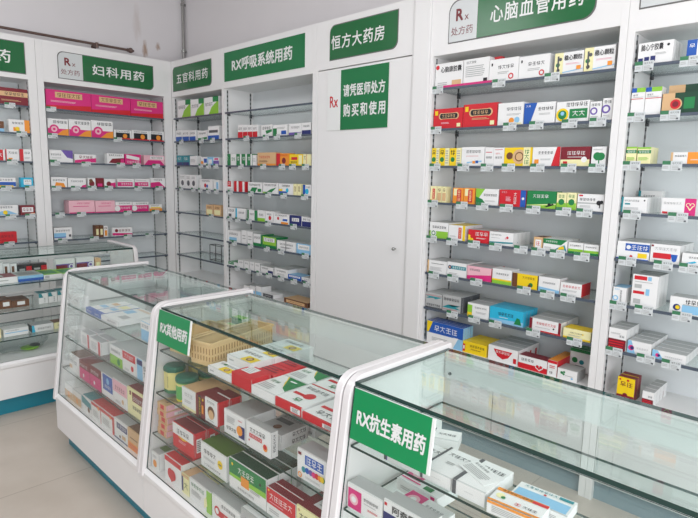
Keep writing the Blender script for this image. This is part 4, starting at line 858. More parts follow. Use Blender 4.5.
cartons('top shelf, rightmost cabinet', 'medicine boxes in the rightmost cabinet', [(4.1381, 0.018, 2.0325, 0.1345, 0.089, 0.04, 3, 52, 'white box with navy blocks'),
    (4.3065, 0.018, 2.0325, 0.1011, 0.0759, 0.05, 1, 53, 'blue and white box')], 0)
cartons('second shelf, rightmost cabinet', 'medicine boxes in the rightmost cabinet', [(4.0883, 0.018, 1.8215, 0.0538, 0.1156, 0.05, 1, 54, 'white box with blue green top, left one'),
    (4.1486, 0.018, 1.8215, 0.0624, 0.1141, 0.06, 1, 54, 'white box with blue green top, right one'),
    (4.2818, 0.018, 1.8215, 0.1938, 0.0826, 0.05, 1, 55, 'dark green box with red disc')], 0)
cartons('third shelf, rightmost cabinet', 'medicine boxes in the rightmost cabinet', [(4.0824, 0.018, 1.6145, 0.0421, 0.0734, 0.05, 1, 56, 'pale green box with green band, left one'),
    (4.1344, 0.018, 1.6145, 0.0537, 0.0709, 0.05, 2, 56, 'pale green box with green band, right one'),
    (4.3133, 0.018, 1.6145, 0.1486, 0.0472, 0.06, 1, 57, 'white and orange box')], 0)
cartons('fourth shelf, rightmost cabinet', 'medicine boxes in the rightmost cabinet', [(4.1138, 0.018, 1.4015, 0.1049, 0.0678, 0.045, 4, 58, 'white box with teal left edge'),
    (4.288, 0.018, 1.4015, 0.1274, 0.0704, 0.06, 1, 59, 'white box with pink heart end')], 0)
cartons('fifth shelf, rightmost cabinet', 'medicine boxes in the rightmost cabinet', [(4.1285, 0.018, 1.1935, 0.1341, 0.0778, 0.1, 2, 60, 'white box with blue banner'),
    (4.2567, 0.018, 1.1935, 0.1131, 0.079, 0.07, 3, 61, 'white box with red banner, blue arrow'),
    (4.3834, 0.018, 1.1935, 0.1212, 0.052, 0.07, 1, 62, 'white box with black title')], 0)
cartons('sixth shelf, rightmost cabinet', 'medicine boxes in the rightmost cabinet', [(4.0896, 0.018, 0.9855, 0.0564, 0.0736, 0.1, 1, 63, 'small white box with blue ring'),
    (4.192, 0.018, 0.9855, 0.1033, 0.1442, 0.05, 3, 64, 'tall white carton with red labels'),
    (4.3804, 0.018, 0.9855, 0.167, 0.0707, 0.09, 1, 65, 'white box with golden flower picture')], 0)
cartons('seventh shelf, rightmost cabinet', 'medicine boxes in the rightmost cabinet', [(4.0994, 0.018, 0.7685, 0.0761, 0.0991, 0.055, 3, 66, 'white box with dark red foot'),
    (4.1953, 0.018, 0.7685, 0.0981, 0.057, 0.06, 4, 67, 'white box with pink blue disc, left one'),
    (4.3155, 0.018, 0.7685, 0.1311, 0.038, 0.06, 4, 67, 'white box with pink blue disc, right one')], 0)
cartons('bottom deck, rightmost cabinet', 'medicine boxes in the rightmost cabinet', [(4.1561, 0.018, 0.5405, 0.0741, 0.1054, 0.045, 2, 68, 'yellow box with maroon trim'),
    (4.2512, 0.018, 0.5405, 0.0459, 0.0672, 0.05, 4, 69, 'small white box with dark red foot')], 0)
price_tags('top shelf, rightmost cabinet', 'price tags in the rightmost cabinet', [(4.1042, 'price tag below white box with navy blocks'), (4.2754, 'price tag below blue and white box')], 2.028, 0.004, 0)
price_tags('second shelf, rightmost cabinet', 'price tags in the rightmost cabinet', [(4.09, 'price tag below white box with blue green top, left one'), (4.2238, 'price tag below dark green box with red disc')], 1.817, 0.004, 0)
price_tags('third shelf, rightmost cabinet', 'price tags in the rightmost cabinet', [(4.0912, 'price tag below pale green box with green band, left one'), (4.2516, 'price tag below white and orange box')], 1.61, 0.004, 0)
price_tags('fourth shelf, rightmost cabinet', 'price tags in the rightmost cabinet', [(4.1138, 'price tag below white box with teal left edge'), (4.2939, 'price tag below white box with pink heart end')], 1.397, 0.004, 0)
price_tags('fifth shelf, rightmost cabinet', 'price tags in the rightmost cabinet', [(4.1135, 'price tag below white box with blue banner'), (4.2586, 'price tag below white box with red banner, blue arrow'), (4.3562, 'price tag below white box with black title')], 1.189, 0.004, 0)
price_tags('sixth shelf, rightmost cabinet', 'price tags in the rightmost cabinet', [(4.0919, 'price tag below small white box with blue ring'), (4.2011, 'price tag below tall white carton with red labels'), (4.3497, 'price tag below white box with golden flower picture')], 0.981, 0.004, 0)
price_tags('seventh shelf, rightmost cabinet', 'price tags in the rightmost cabinet', [(4.0949, 'price tag below white box with dark red foot'), (4.2302, 'price tag below white box with pink blue disc, left one'), (4.331, 'price tag below white box with pink blue disc, right one')], 0.764, 0.004, 0)
cartons('second shelf, cabinet left of door', 'medicine boxes in the cabinet left of door', [(1.0883, 0.018, 1.8215, 0.0643, 0.1032, 0.05, 1, 70, 'small white red box, first of four'),
    (1.1569, 0.018, 1.8215, 0.0629, 0.1, 0.05, 1, 70, 'small white red box, second of four'),
    (1.224, 0.018, 1.8215, 0.0616, 0.0968, 0.05, 1, 70, 'small white red box, third of four'),
    (1.2904, 0.018, 1.8215, 0.0616, 0.0936, 0.05, 1, 70, 'small white red box, fourth of four'),
    (1.4395, 0.018, 1.8215, 0.1333, 0.086, 0.06, 1, 71, 'white box with dark title'),
    (1.6039, 0.018, 1.8215, 0.1669, 0.0791, 0.06, 1, 72, 'white box with green corner'),
    (1.7813, 0.018, 1.8215, 0.1401, 0.0794, 0.06, 1, 73, 'white box with violet foot, left one'),
    (1.9058, 0.018, 1.8215, 0.0963, 0.0793, 0.06, 1, 74, 'white box with violet foot, right one')], 0)
cartons('third shelf, cabinet left of door', 'medicine boxes in the cabinet left of door', [(0.9013, 0.018, 1.6005, 0.0128, 0.0941, 0.06, 1, 75, 'thin dark green box'),
    (0.968, 0.018, 1.6005, 0.11, 0.0936, 0.06, 1, 76, 'white and green box'),
    (1.0665, 0.018, 1.6005, 0.0738, 0.0922, 0.06, 1, 77, 'dark green white box, first of three'),
    (1.1445, 0.018, 1.6005, 0.0692, 0.0913, 0.06, 1, 77, 'dark green white box, second of three'),
    (1.2165, 0.018, 1.6005, 0.0622, 0.0904, 0.06, 1, 77, 'dark green white box, third of three'),
    (1.2775, 0.018, 1.6005, 0.0475, 0.0817, 0.06, 1, 78, 'thin white box'),
    (1.4371, 0.018, 1.6005, 0.23, 0.0988, 0.06, 1, 79, 'orange tan box'),
    (1.6375, 0.018, 1.6005, 0.1496, 0.0897, 0.06, 1, 80, 'orange box with maroon disc'),
    (1.7932, 0.018, 1.6005, 0.1509, 0.082, 0.06, 1, 81, 'yellow box with red label'),
    (1.9146, 0.018, 1.6005, 0.086, 0.0802, 0.06, 1, 82, 'cream box')], 0)
cartons('fourth shelf, cabinet left of door', 'medicine boxes in the cabinet left of door', [(0.9313, 0.018, 1.3855, 0.0729, 0.0832, 0.06, 1, 83, 'white box with red top'),
    (1.0241, 0.018, 1.3855, 0.0665, 0.0858, 0.06, 1, 84, 'thin red white box, left one'),
    (1.1064, 0.018, 1.3855, 0.0734, 0.0835, 0.06, 1, 84, 'thin red white box, right one'),
    (1.2855, 0.018, 1.3855, 0.1881, 0.0822, 0.07, 1, 85, 'white box with green leaf, left one'),
    (1.4878, 0.018, 1.3855, 0.1888, 0.0814, 0.07, 1, 86, 'white box with green leaf, right one'),
    (1.6779, 0.018, 1.3855, 0.1654, 0.0803, 0.07, 1, 87, 'white box with blue foot'),
    (1.7856, 0.018, 1.3855, 0.0393, 0.0824, 0.07, 1, 88, 'thin cream box, left one'),
    (1.8311, 0.018, 1.3855, 0.0409, 0.082, 0.07, 1, 88, 'thin cream box, right one'),
    (1.9179, 0.018, 1.3855, 0.0866, 0.0794, 0.07, 1, 89, 'white box with cyan disc')], 0)
cartons('fifth shelf, cabinet left of door', 'medicine boxes in the cabinet left of door', [(0.948, 0.018, 1.1615, 0.1062, 0.0863, 0.07, 1, 90, 'white box with dark print'),
    (1.082, 0.018, 1.1615, 0.1425, 0.0858, 0.07, 1, 91, 'white box with cyan edge'),
    (1.2471, 0.018, 1.1615, 0.1299, 0.0824, 0.07, 1, 92, 'white box with green edges'),
    (1.3688, 0.018, 1.1615, 0.0985, 0.0872, 0.07, 1, 93, 'white box with green foot'),
    (1.4723, 0.018, 1.1615, 0.0965, 0.0855, 0.07, 1, 94, 'white box with red dot'),
    (1.6224, 0.018, 1.1615, 0.1869, 0.0763, 0.07, 1, 95, 'white box with red and blue print'),
    (1.7919, 0.018, 1.1615, 0.1385, 0.0734, 0.07, 1, 96, 'navy and white box, left one'),
    (1.9159, 0.018, 1.1615, 0.0985, 0.0681, 0.07, 1, 97, 'navy and white box, right one')], 0)
cartons('sixth shelf, cabinet left of door', 'medicine boxes in the cabinet left of door', [(0.9869, 0.018, 0.9585, 0.1841, 0.0959, 0.12, 1, 98, 'white box with pale blue foot'),
    (1.1319, 0.018, 0.9585, 0.0752, 0.1106, 0.12, 1, 99, 'plain white box, left one'),
    (1.2147, 0.018, 0.9585, 0.0775, 0.1092, 0.12, 1, 99, 'plain white box, right one'),
    (1.3196, 0.018, 0.9585, 0.117, 0.0961, 0.12, 1, 100, 'white box with green side'),
    (1.4728, 0.018, 0.9585, 0.172, 0.0872, 0.12, 1, 101, 'bright green box'),
    (1.6847, 0.018, 0.9585, 0.2253, 0.0731, 0.1, 1, 102, 'white box with black titles'),
    (1.8874, 0.018, 0.9585, 0.162, 0.0734, 0.1, 1, 103, 'pale blue box')], 0)
cartons('seventh shelf, cabinet left of door', 'medicine boxes in the cabinet left of door', [(0.9631, 0.018, 0.7495, 0.1364, 0.0338, 0.12, 1, 104, 'green and white box'),
    (1.0803, 0.018, 0.7495, 0.0814, 0.064, 0.12, 1, 105, 'small white box, first of four'),
    (1.1629, 0.018, 0.7495, 0.0708, 0.0663, 0.12, 1, 105, 'small white box, second of four'),
    (1.2393, 0.018, 0.7495, 0.0691, 0.0675, 0.12, 1, 105, 'small white box, third of four'),
    (1.3153, 0.018, 0.7495, 0.0702, 0.0687, 0.12, 1, 105, 'small white box, fourth of four'),
    (1.4395, 0.018, 0.7495, 0.1633, 0.054, 0.1, 1, 106, 'white box with navy corner'),
    (1.6225, 0.018, 0.7495, 0.1601, 0.0622, 0.1, 2, 107, 'white box with black title'),
    (1.787, 0.018, 0.7495, 0.1574, 0.0339, 0.1, 1, 108, 'blue box'),
    (1.9224, 0.018, 0.7495, 0.0999, 0.0345, 0.1, 1, 109, 'white box with navy foot')], 0)
cartons('bottom deck, cabinet left of door', 'medicine boxes in the cabinet left of door', [(1.1607, 0.018, 0.5555, 0.0713, 0.0511, 0.1, 1, 110, 'slim white blue box, first of three'),
    (1.2461, 0.018, 0.5555, 0.0694, 0.0604, 0.1, 1, 110, 'slim white blue box, second of three'),
    (1.3326, 0.018, 0.5555, 0.0744, 0.0694, 0.1, 1, 110, 'slim white blue box, third of three'),
    (1.4561, 0.018, 0.5555, 0.1308, 0.0266, 0.1, 1, 111, 'dark box with white top'),
    (1.7958, 0.018, 0.5555, 0.2698, 0.0361, 0.14, 1, 112, 'brown box')], 0)
price_tags('second shelf, cabinet left of door', 'price tags in the cabinet left of door', [(1.1934, 'price tag below small white red box, third of four'), (1.4502, 'price tag below white box with dark title'), (1.5861, 'price tag below white box with green corner'), (1.8304, 'price tag below white box with violet foot, left one')], 1.817, 0.004, 0)
price_tags('third shelf, cabinet left of door', 'price tags in the cabinet left of door', [(1.1138, 'price tag below dark green white box, second of three'), (1.4152, 'price tag below orange tan box'), (1.647, 'price tag below orange box with maroon disc'), (1.7697, 'price tag below yellow box with red label'), (1.9147, 'price tag below cream box')], 1.596, 0.004, 0)
price_tags('fourth shelf, cabinet left of door', 'price tags in the cabinet left of door', [(0.9573, 'price tag below white box with red top'), (1.2506, 'price tag below white box with green leaf, left one'), (1.4788, 'price tag below white box with green leaf, right one'), (1.6697, 'price tag below white box with blue foot'), (1.9101, 'price tag below white box with cyan disc')], 1.381, 0.004, 0)
price_tags('fifth shelf, cabinet left of door', 'price tags in the cabinet left of door', [(0.9454, 'price tag below white box with dark print'), (1.0628, 'price tag below white box with cyan edge'), (1.2223, 'price tag below white box with green edges'), (1.4786, 'price tag below white box with red dot'), (1.7877, 'price tag below navy and white box, left one')], 1.157, 0.004, 0)
price_tags('sixth shelf, cabinet left of door', 'price tags in the cabinet left of door', [(1.0093, 'price tag below white box with pale blue foot'), (1.2426, 'price tag below plain white box, right one'), (1.459, 'price tag below bright green box'), (1.6393, 'price tag below white box with black titles'), (1.923, 'price tag below pale blue box')], 0.954, 0.004, 0)
price_tags('seventh shelf, cabinet left of door', 'price tags in the cabinet left of door', [(1.0504, 'price tag below small white box, first of four'), (1.2098, 'price tag below small white box, third of four'), (1.3617, 'price tag below small white box, fourth of four'), (1.4873, 'price tag below white box with navy corner'), (1.6403, 'price tag below white box with black title'), (1.7954, 'price tag below blue box'), (1.9383, 'price tag below white box with navy foot')], 0.745, 0.004, 0)
cartons('top shelf, narrow corner cabinet', 'medicine boxes in the narrow corner cabinet', [(0.1941, 0.018, 2.0345, 0.2287, 0.1543, 0.06, 1, 113, 'white and green box, left of three'),
    (0.4271, 0.018, 2.0345, 0.2212, 0.145, 0.06, 1, 113, 'white and green box, middle of three'),
    (0.6593, 0.018, 2.0345, 0.2212, 0.1439, 0.06, 1, 113, 'white and green box, right of three')], 0)
cartons('second shelf, narrow corner cabinet', 'medicine boxes in the narrow corner cabinet', [(0.0857, 0.018, 1.8215, 0.1125, 0.1011, 0.06, 1, 114, 'white blue box, left of three'),
    (0.21, 0.018, 1.8215, 0.1197, 0.0962, 0.06, 1, 114, 'white blue box, middle of three'),
    (0.3322, 0.018, 1.8215, 0.1087, 0.0911, 0.06, 1, 114, 'white blue box, right of three'),
    (0.504, 0.018, 1.8215, 0.1506, 0.0806, 0.06, 1, 115, 'white box with green wave'),
    (0.6846, 0.018, 1.8215, 0.1748, 0.1122, 0.06, 1, 116, 'white box with blue foot')], 0)
cartons('third shelf, narrow corner cabinet', 'medicine boxes in the narrow corner cabinet', [(0.0896, 0.018, 1.6005, 0.1054, 0.0898, 0.06, 1, 117, 'teal box, left one'),
    (0.2054, 0.018, 1.6005, 0.1095, 0.0887, 0.06, 1, 117, 'teal box, right one'),
    (0.3319, 0.018, 1.6005, 0.1058, 0.0829, 0.06, 1, 78, 'white box with grey lines'),
    (0.522, 0.018, 1.6005, 0.1003, 0.0723, 0.06, 1, 118, 'white box with orange corner'),
    (0.625, 0.018, 1.6005, 0.0908, 0.0715, 0.06, 1, 119, 'pale blue box'),
    (0.7217, 0.018, 1.6005, 0.0883, 0.0664, 0.06, 1, 120, 'violet white box')], 0)
cartons('fourth shelf, narrow corner cabinet', 'medicine boxes in the narrow corner cabinet', [(0.1321, 0.018, 1.3855, 0.1104, 0.127, 0.06, 1, 121, 'white box, left of three'),
    (0.2409, 0.018, 1.3855, 0.0871, 0.1258, 0.06, 1, 121, 'white box, middle of three'),
    (0.3348, 0.018, 1.3855, 0.0848, 0.1254, 0.06, 1, 121, 'white box, right of three'),
    (0.5475, 0.018, 1.3855, 0.2179, 0.0917, 0.06, 1, 122, 'white box with red and blue dots'),
    (0.7171, 0.018, 1.3855, 0.0873, 0.0875, 0.06, 1, 123, 'white box with blue patch')], 0)
cartons('fifth shelf, narrow corner cabinet', 'medicine boxes in the narrow corner cabinet', [(0.6002, 0.018, 1.1615, 0.116, 0.091, 0.08, 1, 124, 'tan box, left one'),
    (0.7278, 0.018, 1.1615, 0.1182, 0.0931, 0.08, 1, 124, 'tan box, right one')], 0)
price_tags('second shelf, narrow corner cabinet', 'price tags in the narrow corner cabinet', [(0.1542, 'price tag below white blue box, middle of three'), (0.5086, 'price tag below white box with green wave'), (0.6893, 'price tag below white box with blue foot')], 1.817, 0.004, 0)
price_tags('third shelf, narrow corner cabinet', 'price tags in the narrow corner cabinet', [(0.4921, 'price tag below white box with orange corner'), (0.6177, 'price tag below pale blue box'), (0.7388, 'price tag below violet white box')], 1.596, 0.004, 0)
price_tags('fourth shelf, narrow corner cabinet', 'price tags in the narrow corner cabinet', [(0.133, 'price tag below white box, left of three'), (0.3532, 'price tag below white box, right of three'), (0.4758, 'left price tag below white box with red and blue dots'), (0.6109, 'right price tag below white box with red and blue dots'), (0.7409, 'price tag below white box with blue patch')], 1.381, 0.004, 0)
price_tags('fifth shelf, narrow corner cabinet', 'price tags in the narrow corner cabinet', [(0.6535, 'price tag below tan box, left one')], 1.157, 0.004, 0)
cartons('top shelf, second cabinet from left', 'medicine boxes in the second cabinet from left', [(-0.018, -0.907, 2.0245, 0.3515, 0.1496, 0.08, 1, 125, 'large hot pink box, left of three'),
    (-0.018, -0.5603, 2.0245, 0.3359, 0.149, 0.08, 1, 125, 'large hot pink box, middle of three'),
    (-0.018, -0.2356, 2.0245, 0.3063, 0.1489, 0.08, 1, 125, 'large hot pink box, right of three')], R90)
cartons('second shelf, second cabinet from left', 'medicine boxes in the second cabinet from left', [(-0.018, -1.002, 1.8145, 0.1565, 0.13, 0.06, 1, 126, 'pink ringed white box, left of three'),
    (-0.018, -0.83, 1.8145, 0.1755, 0.1362, 0.06, 1, 126, 'pink ringed white box, middle of three'),
    (-0.018, -0.646, 1.8145, 0.1829, 0.1434, 0.06, 1, 126, 'pink ringed white box, right of three'),
    (-0.018, -0.4682, 1.8145, 0.1571, 0.0781, 0.06, 1, 127, 'black banded white box, left of three'),
    (-0.018, -0.3058, 1.8145, 0.1589, 0.0856, 0.06, 1, 127, 'black banded white box, middle of three'),
    (-0.018, -0.1521, 1.8145, 0.1395, 0.0884, 0.06, 1, 127, 'black banded white box, right of three')], R90)
cartons('third shelf, second cabinet from left', 'medicine boxes in the second cabinet from left', [(-0.018, -0.9903, 1.5945, 0.1793, 0.0989, 0.06, 1, 128, 'white box with lavender corner'),
    (-0.018, -0.799, 1.5945, 0.1747, 0.0719, 0.06, 1, 129, 'white and pink striped box'),
    (-0.018, -0.5421, 1.5945, 0.1496, 0.0894, 0.06, 1, 130, 'white box with dark red wave'),
    (-0.018, -0.3849, 1.5945, 0.1491, 0.0901, 0.06, 1, 131, 'pink box with white wave'),
    (-0.018, -0.1818, 1.5945, 0.1988, 0.0887, 0.06, 1, 132, 'pale pink and white box')], R90)
cartons('fourth shelf, second cabinet from left', 'medicine boxes in the second cabinet from left', [(-0.018, -1.019, 1.3895, 0.1228, 0.0828, 0.06, 1, 133, 'white box with orange patch'),
    (-0.018, -0.8777, 1.3895, 0.146, 0.0762, 0.06, 1, 134, 'white box with pink corner'),
    (-0.018, -0.7564, 1.3895, 0.0619, 0.0783, 0.06, 1, 135, 'small white box with maroon disc'),
    (-0.018, -0.6875, 1.3895, 0.0658, 0.0791, 0.06, 1, 136, 'small maroon box'),
    (-0.018, -0.601, 1.3895, 0.0973, 0.0713, 0.06, 1, 137, 'white box with maroon spot'),
    (-0.018, -0.4579, 1.3895, 0.1516, 0.0761, 0.06, 1, 138, 'magenta banded white box, left one'),
    (-0.018, -0.3047, 1.3895, 0.1421, 0.0762, 0.06, 1, 138, 'magenta banded white box, right one'),
    (-0.018, -0.1536, 1.3895, 0.1425, 0.0853, 0.06, 1, 139, 'white box with pink wave')], R90)
cartons('fifth shelf, second cabinet from left', 'medicine boxes in the second cabinet from left', [(-0.018, -0.8465, 1.1675, 0.2108, 0.1079, 0.06, 2, 140, 'pale pink box, left one'),
    (-0.018, -0.6504, 1.1675, 0.1696, 0.1042, 0.06, 1, 140, 'pale pink box, right one'),
    (-0.018, -0.4857, 1.1675, 0.1497, 0.0906, 0.06, 1, 141, 'magenta white box, left one'),
    (-0.018, -0.3286, 1.1675, 0.1517, 0.0878, 0.06, 1, 141, 'magenta white box, right one'),
    (-0.018, -0.1824, 1.1675, 0.1243, 0.0616, 0.06, 1, 142, 'small white and orange box')], R90)
cartons('sixth shelf, second cabinet from left', 'medicine boxes in the second cabinet from left', [(-0.018, -1.0106, 0.9515, 0.1408, 0.1003, 0.06, 1, 143, 'white and blue box'),
    (-0.018, -0.7285, 0.9515, 0.0334, 0.1049, 0.06, 1, 144, 'thin brown box, first of three'),
    (-0.018, -0.6923, 0.9515, 0.0321, 0.1031, 0.06, 1, 144, 'thin brown box, second of three'),
    (-0.018, -0.655, 0.9515, 0.0359, 0.0969, 0.06, 1, 145, 'thin white orange box, third of three'),
    (-0.018, -0.5068, 0.9515, 0.18, 0.0752, 0.06, 1, 146, 'white box with maroon title')], R90)
price_tags('top shelf, second cabinet from left', 'price tags in the second cabinet from left', [(-1.0509, 'price tag below large hot pink box, left of three')], 2.02, -0.004, R90)
price_tags('second shelf, second cabinet from left', 'price tags in the second cabinet from left', [(-1.0519, 'price tag below pink ringed white box, left of three'), (-0.5213, 'price tag below black banded white box, left of three')], 1.81, -0.004, R90)
price_tags('third shelf, second cabinet from left', 'price tags in the second cabinet from left', [(-1.0436, 'price tag below white box with lavender corner'), (-0.8006, 'price tag below white and pink striped box'), (-0.5037, 'price tag below white box with dark red wave'), (-0.3595, 'price tag below pink box with white wave'), (-0.173, 'price tag below pale pink and white box')], 1.59, -0.004, R90)
price_tags('fourth shelf, second cabinet from left', 'price tags in the second cabinet from left', [(-1.0455, 'price tag below white box with orange patch'), (-0.8958, 'price tag below white box with pink corner'), (-0.7608, 'price tag below small white box with maroon disc'), (-0.6183, 'price tag below white box with maroon spot'), (-0.3512, 'price tag below magenta banded white box, right one'), (-0.149, 'price tag below white box with pink wave')], 1.385, -0.004, R90)
price_tags('fifth shelf, second cabinet from left', 'price tags in the second cabinet from left', [(-1.0305, 'left price tag below pale pink box, left one'), (-0.8591, 'right price tag below pale pink box, left one'), (-0.4592, 'price tag below magenta white box, left one'), (-0.1939, 'price tag below small white and orange box')], 1.163, -0.004, R90)
price_tags('sixth shelf, second cabinet from left', 'price tags in the second cabinet from left', [(-1.0201, 'price tag below white and blue box'), (-0.7627, 'price tag below thin brown box, first of three'), (-0.4659, 'left price tag below white box with maroon title'), (-0.2622, 'right price tag below white box with maroon title')], 0.947, -0.004, R90)
cartons('top shelf, leftmost cabinet', 'medicine boxes in the leftmost cabinet', [(-0.018, -1.3278, 2.0245, 0.2287, 0.1242, 0.08, 1, 147, 'large maroon box')], R90)
cartons('second shelf, leftmost cabinet', 'medicine boxes in the leftmost cabinet', [(-0.018, -1.4503, 1.8145, 0.1182, 0.0777, 0.06, 1, 148, 'dark brown box'),
    (-0.018, -1.2855, 1.8145, 0.1443, 0.0982, 0.06, 1, 149, 'white and orange box')], R90)
cartons('third shelf, leftmost cabinet', 'medicine boxes in the leftmost cabinet', [(-0.018, -1.4612, 1.5945, 0.1255, 0.082, 0.06, 1, 150, 'white and red box'),
    (-0.018, -1.3481, 1.5945, 0.0923, 0.0883, 0.06, 1, 151, 'red edged white box, left one'),
    (-0.018, -1.2552, 1.5945, 0.0835, 0.0931, 0.06, 1, 152, 'red edged white box, right one')], R90)
cartons('fourth shelf, leftmost cabinet', 'medicine boxes in the leftmost cabinet', [(-0.018, -1.431, 1.3895, 0.1874, 0.0729, 0.06, 1, 153, 'white box with blue and yellow bands'),
    (-0.018, -1.2567, 1.3895, 0.0866, 0.0758, 0.06, 1, 154, 'cyan box with white label')], R90)
cartons('fifth shelf, leftmost cabinet', 'medicine boxes in the leftmost cabinet', [(-0.018, -1.424, 1.1675, 0.1772, 0.0811, 0.06, 1, 155, 'white and blue box with yellow dot'),
    (-0.018, -1.2648, 1.1675, 0.1029, 0.0766, 0.06, 1, 156, 'maroon box with white label')], R90)
cartons('sixth shelf, leftmost cabinet', 'medicine boxes in the leftmost cabinet', [(-0.018, -1.4545, 0.9515, 0.1974, 0.0861, 0.06, 1, 157, 'bright red box')], R90)
price_tags('top shelf, leftmost cabinet', 'price tags in the leftmost cabinet', [(-1.3446, 'price tag below large maroon box')], 2.02, -0.004, R90)
price_tags('second shelf, leftmost cabinet', 'price tags in the leftmost cabinet', [(-1.275, 'price tag below white and orange box')], 1.81, -0.004, R90)
price_tags('third shelf, leftmost cabinet', 'price tags in the leftmost cabinet', [(-1.3543, 'price tag below red edged white box, left one')], 1.59, -0.004, R90)
price_tags('fourth shelf, leftmost cabinet', 'price tags in the leftmost cabinet', [(-1.4082, 'price tag below white box with blue and yellow bands'), (-1.242, 'price tag below cyan box with white label')], 1.385, -0.004, R90)
price_tags('fifth shelf, leftmost cabinet', 'price tags in the leftmost cabinet', [(-1.3912, 'price tag below white and blue box with yellow dot'), (-1.2532, 'price tag below maroon box with white label')], 1.163, -0.004, R90)
price_tags('sixth shelf, leftmost cabinet', 'price tags in the leftmost cabinet', [(-1.4151, 'price tag below bright red box')], 0.947, -0.004, R90)
cartons('bottom deck, cabinet right of door', 'medicine boxes in the cabinet right of door', [(3.8824, 0.17, 0.5615, 0.1013, 0.1207, 0.08, 1, 158, 'white box with green top, behind green flower box')], 0)
cartons('top shelf, cabinet right of door', 'medicine boxes in the cabinet right of door', [(3.3583, 0.075, 2.0305, 0.053, 0.1394, 0.03, 1, 159, 'red box peeping over white ring box')], 0)
cartons('second shelf, rightmost cabinet', 'medicine boxes in the rightmost cabinet', [(4.2779, 0.076, 1.8215, 0.1756, 0.1221, 0.05, 1, 160, 'taller dark green box behind red disc box')], 0)
cartons('fourth shelf, rightmost cabinet', 'medicine boxes in the rightmost cabinet', [(4.1218, 0.209, 1.4015, 0.1022, 0.0946, 0.04, 1, 161, 'white box behind teal edged box')], 0)
cartons('top shelf, far counter', 'medicine boxes in the far counter', [(1.8192, -1.584, 0.8145, 0.0406, 0.0536, 0.05, 1, 162, 'small white box, left one'),
    (1.9017, -1.584, 0.8145, 0.1063, 0.0584, 0.05, 1, 162, 'small white box, right one'),
    (2.0886, -1.584, 0.8145, 0.093, 0.0251, 0.2, 1, 163, 'flat box with blue end, left one'),
    (2.1855, -1.584, 0.8145, 0.0911, 0.0247, 0.2, 1, 164, 'flat box with blue end, right one'),
    (2.3298, -1.584, 0.8145, 0.1883, 0.0234, 0.2, 1, 165, 'flat white box with dark print'),
    (2.7195, -1.584, 0.8145, 0.0902, 0.0809, 0.09, 1, 166, 'pale blue and white box')], 0)
cartons('middle shelf, far counter', 'medicine boxes in the far counter', [(1.8743, -1.604, 0.6385, 0.0838, 0.0547, 0.06, 1, 167, 'small white carton'),
    (2.0628, -1.604, 0.6385, 0.1094, 0.0709, 0.04, 2, 168, 'white box with red right edge, left one'),
    (2.1947, -1.604, 0.6385, 0.1409, 0.0649, 0.04, 2, 169, 'white box with red right edge, right one'),
    (2.4466, -1.604, 0.6385, 0.1388, 0.0882, 0.13, 1, 170, 'white and lime green box'),
    (2.5849, -1.604, 0.6385, 0.1304, 0.0936, 0.13, 1, 171, 'white box with red upper third'),
    (2.7085, -1.604, 0.6385, 0.1058, 0.095, 0.13, 1, 172, 'white box with blue panel')], 0)
cartons('lowest shelf, far counter', 'medicine boxes in the far counter', [(1.9493, -1.625, 0.4685, 0.1396, 0.0985, 0.16, 1, 173, 'white box with dark top'),
    (2.0944, -1.625, 0.4685, 0.1368, 0.0998, 0.15, 1, 174, 'dusky pink box, left one'),
    (2.2368, -1.625, 0.4685, 0.1399, 0.1047, 0.15, 1, 175, 'dusky pink box, right one'),
    (2.3765, -1.625, 0.4685, 0.1322, 0.1076, 0.15, 1, 176, 'white and blue box'),
    (2.5227, -1.625, 0.4685, 0.1525, 0.1159, 0.15, 1, 177, 'white box with pink upper half'),
    (2.6885, -1.625, 0.4685, 0.1684, 0.1234, 0.15, 1, 178, 'cream box with maroon label')], 0)
cartons('deck, far counter', 'medicine boxes in the far counter', [(1.9002, -1.644, 0.3205, 0.1144, 0.075, 0.12, 1, 179, 'soft orange and white pack, left one'),
    (2.0203, -1.644, 0.3205, 0.1152, 0.0707, 0.12, 1, 180, 'soft orange and white pack, right one'),
    (2.1513, -1.644, 0.3205, 0.1213, 0.0795, 0.14, 1, 181, 'white box with teal wave'),
    (2.2741, -1.644, 0.3205, 0.1113, 0.0848, 0.15, 1, 182, 'white box with red top, left one'),
    (2.4123, -1.644, 0.3205, 0.1529, 0.0864, 0.15, 1, 183, 'white box with red top, right one'),
    (2.5621, -1.644, 0.3205, 0.1406, 0.0934, 0.15, 1, 184, 'white box with navy label'),
    (2.7011, -1.644, 0.3205, 0.1317, 0.095, 0.15, 1, 185, 'tan and orange box')], 0)
cartons('top shelf, middle counter', 'medicine boxes in the middle counter', [(3.2927, -1.584, 0.8145, 0.1491, 0.0262, 0.068, 1, 186, 'flat white box with yellow patch, front one'),
    (3.4272, -1.584, 0.8145, 0.1113, 0.0453, 0.085, 1, 187, 'flat red box with white label'),
    (3.5498, -1.584, 0.8145, 0.1237, 0.0304, 0.135, 2, 188, 'flat white box with green top corner'),
    (3.679, -1.584, 0.8145, 0.1267, 0.0298, 0.15, 2, 189, 'flat red fronted white box, left one'),
    (3.8202, -1.584, 0.8145, 0.148, 0.0229, 0.15, 2, 190, 'flat red fronted white box, right one')], 0)
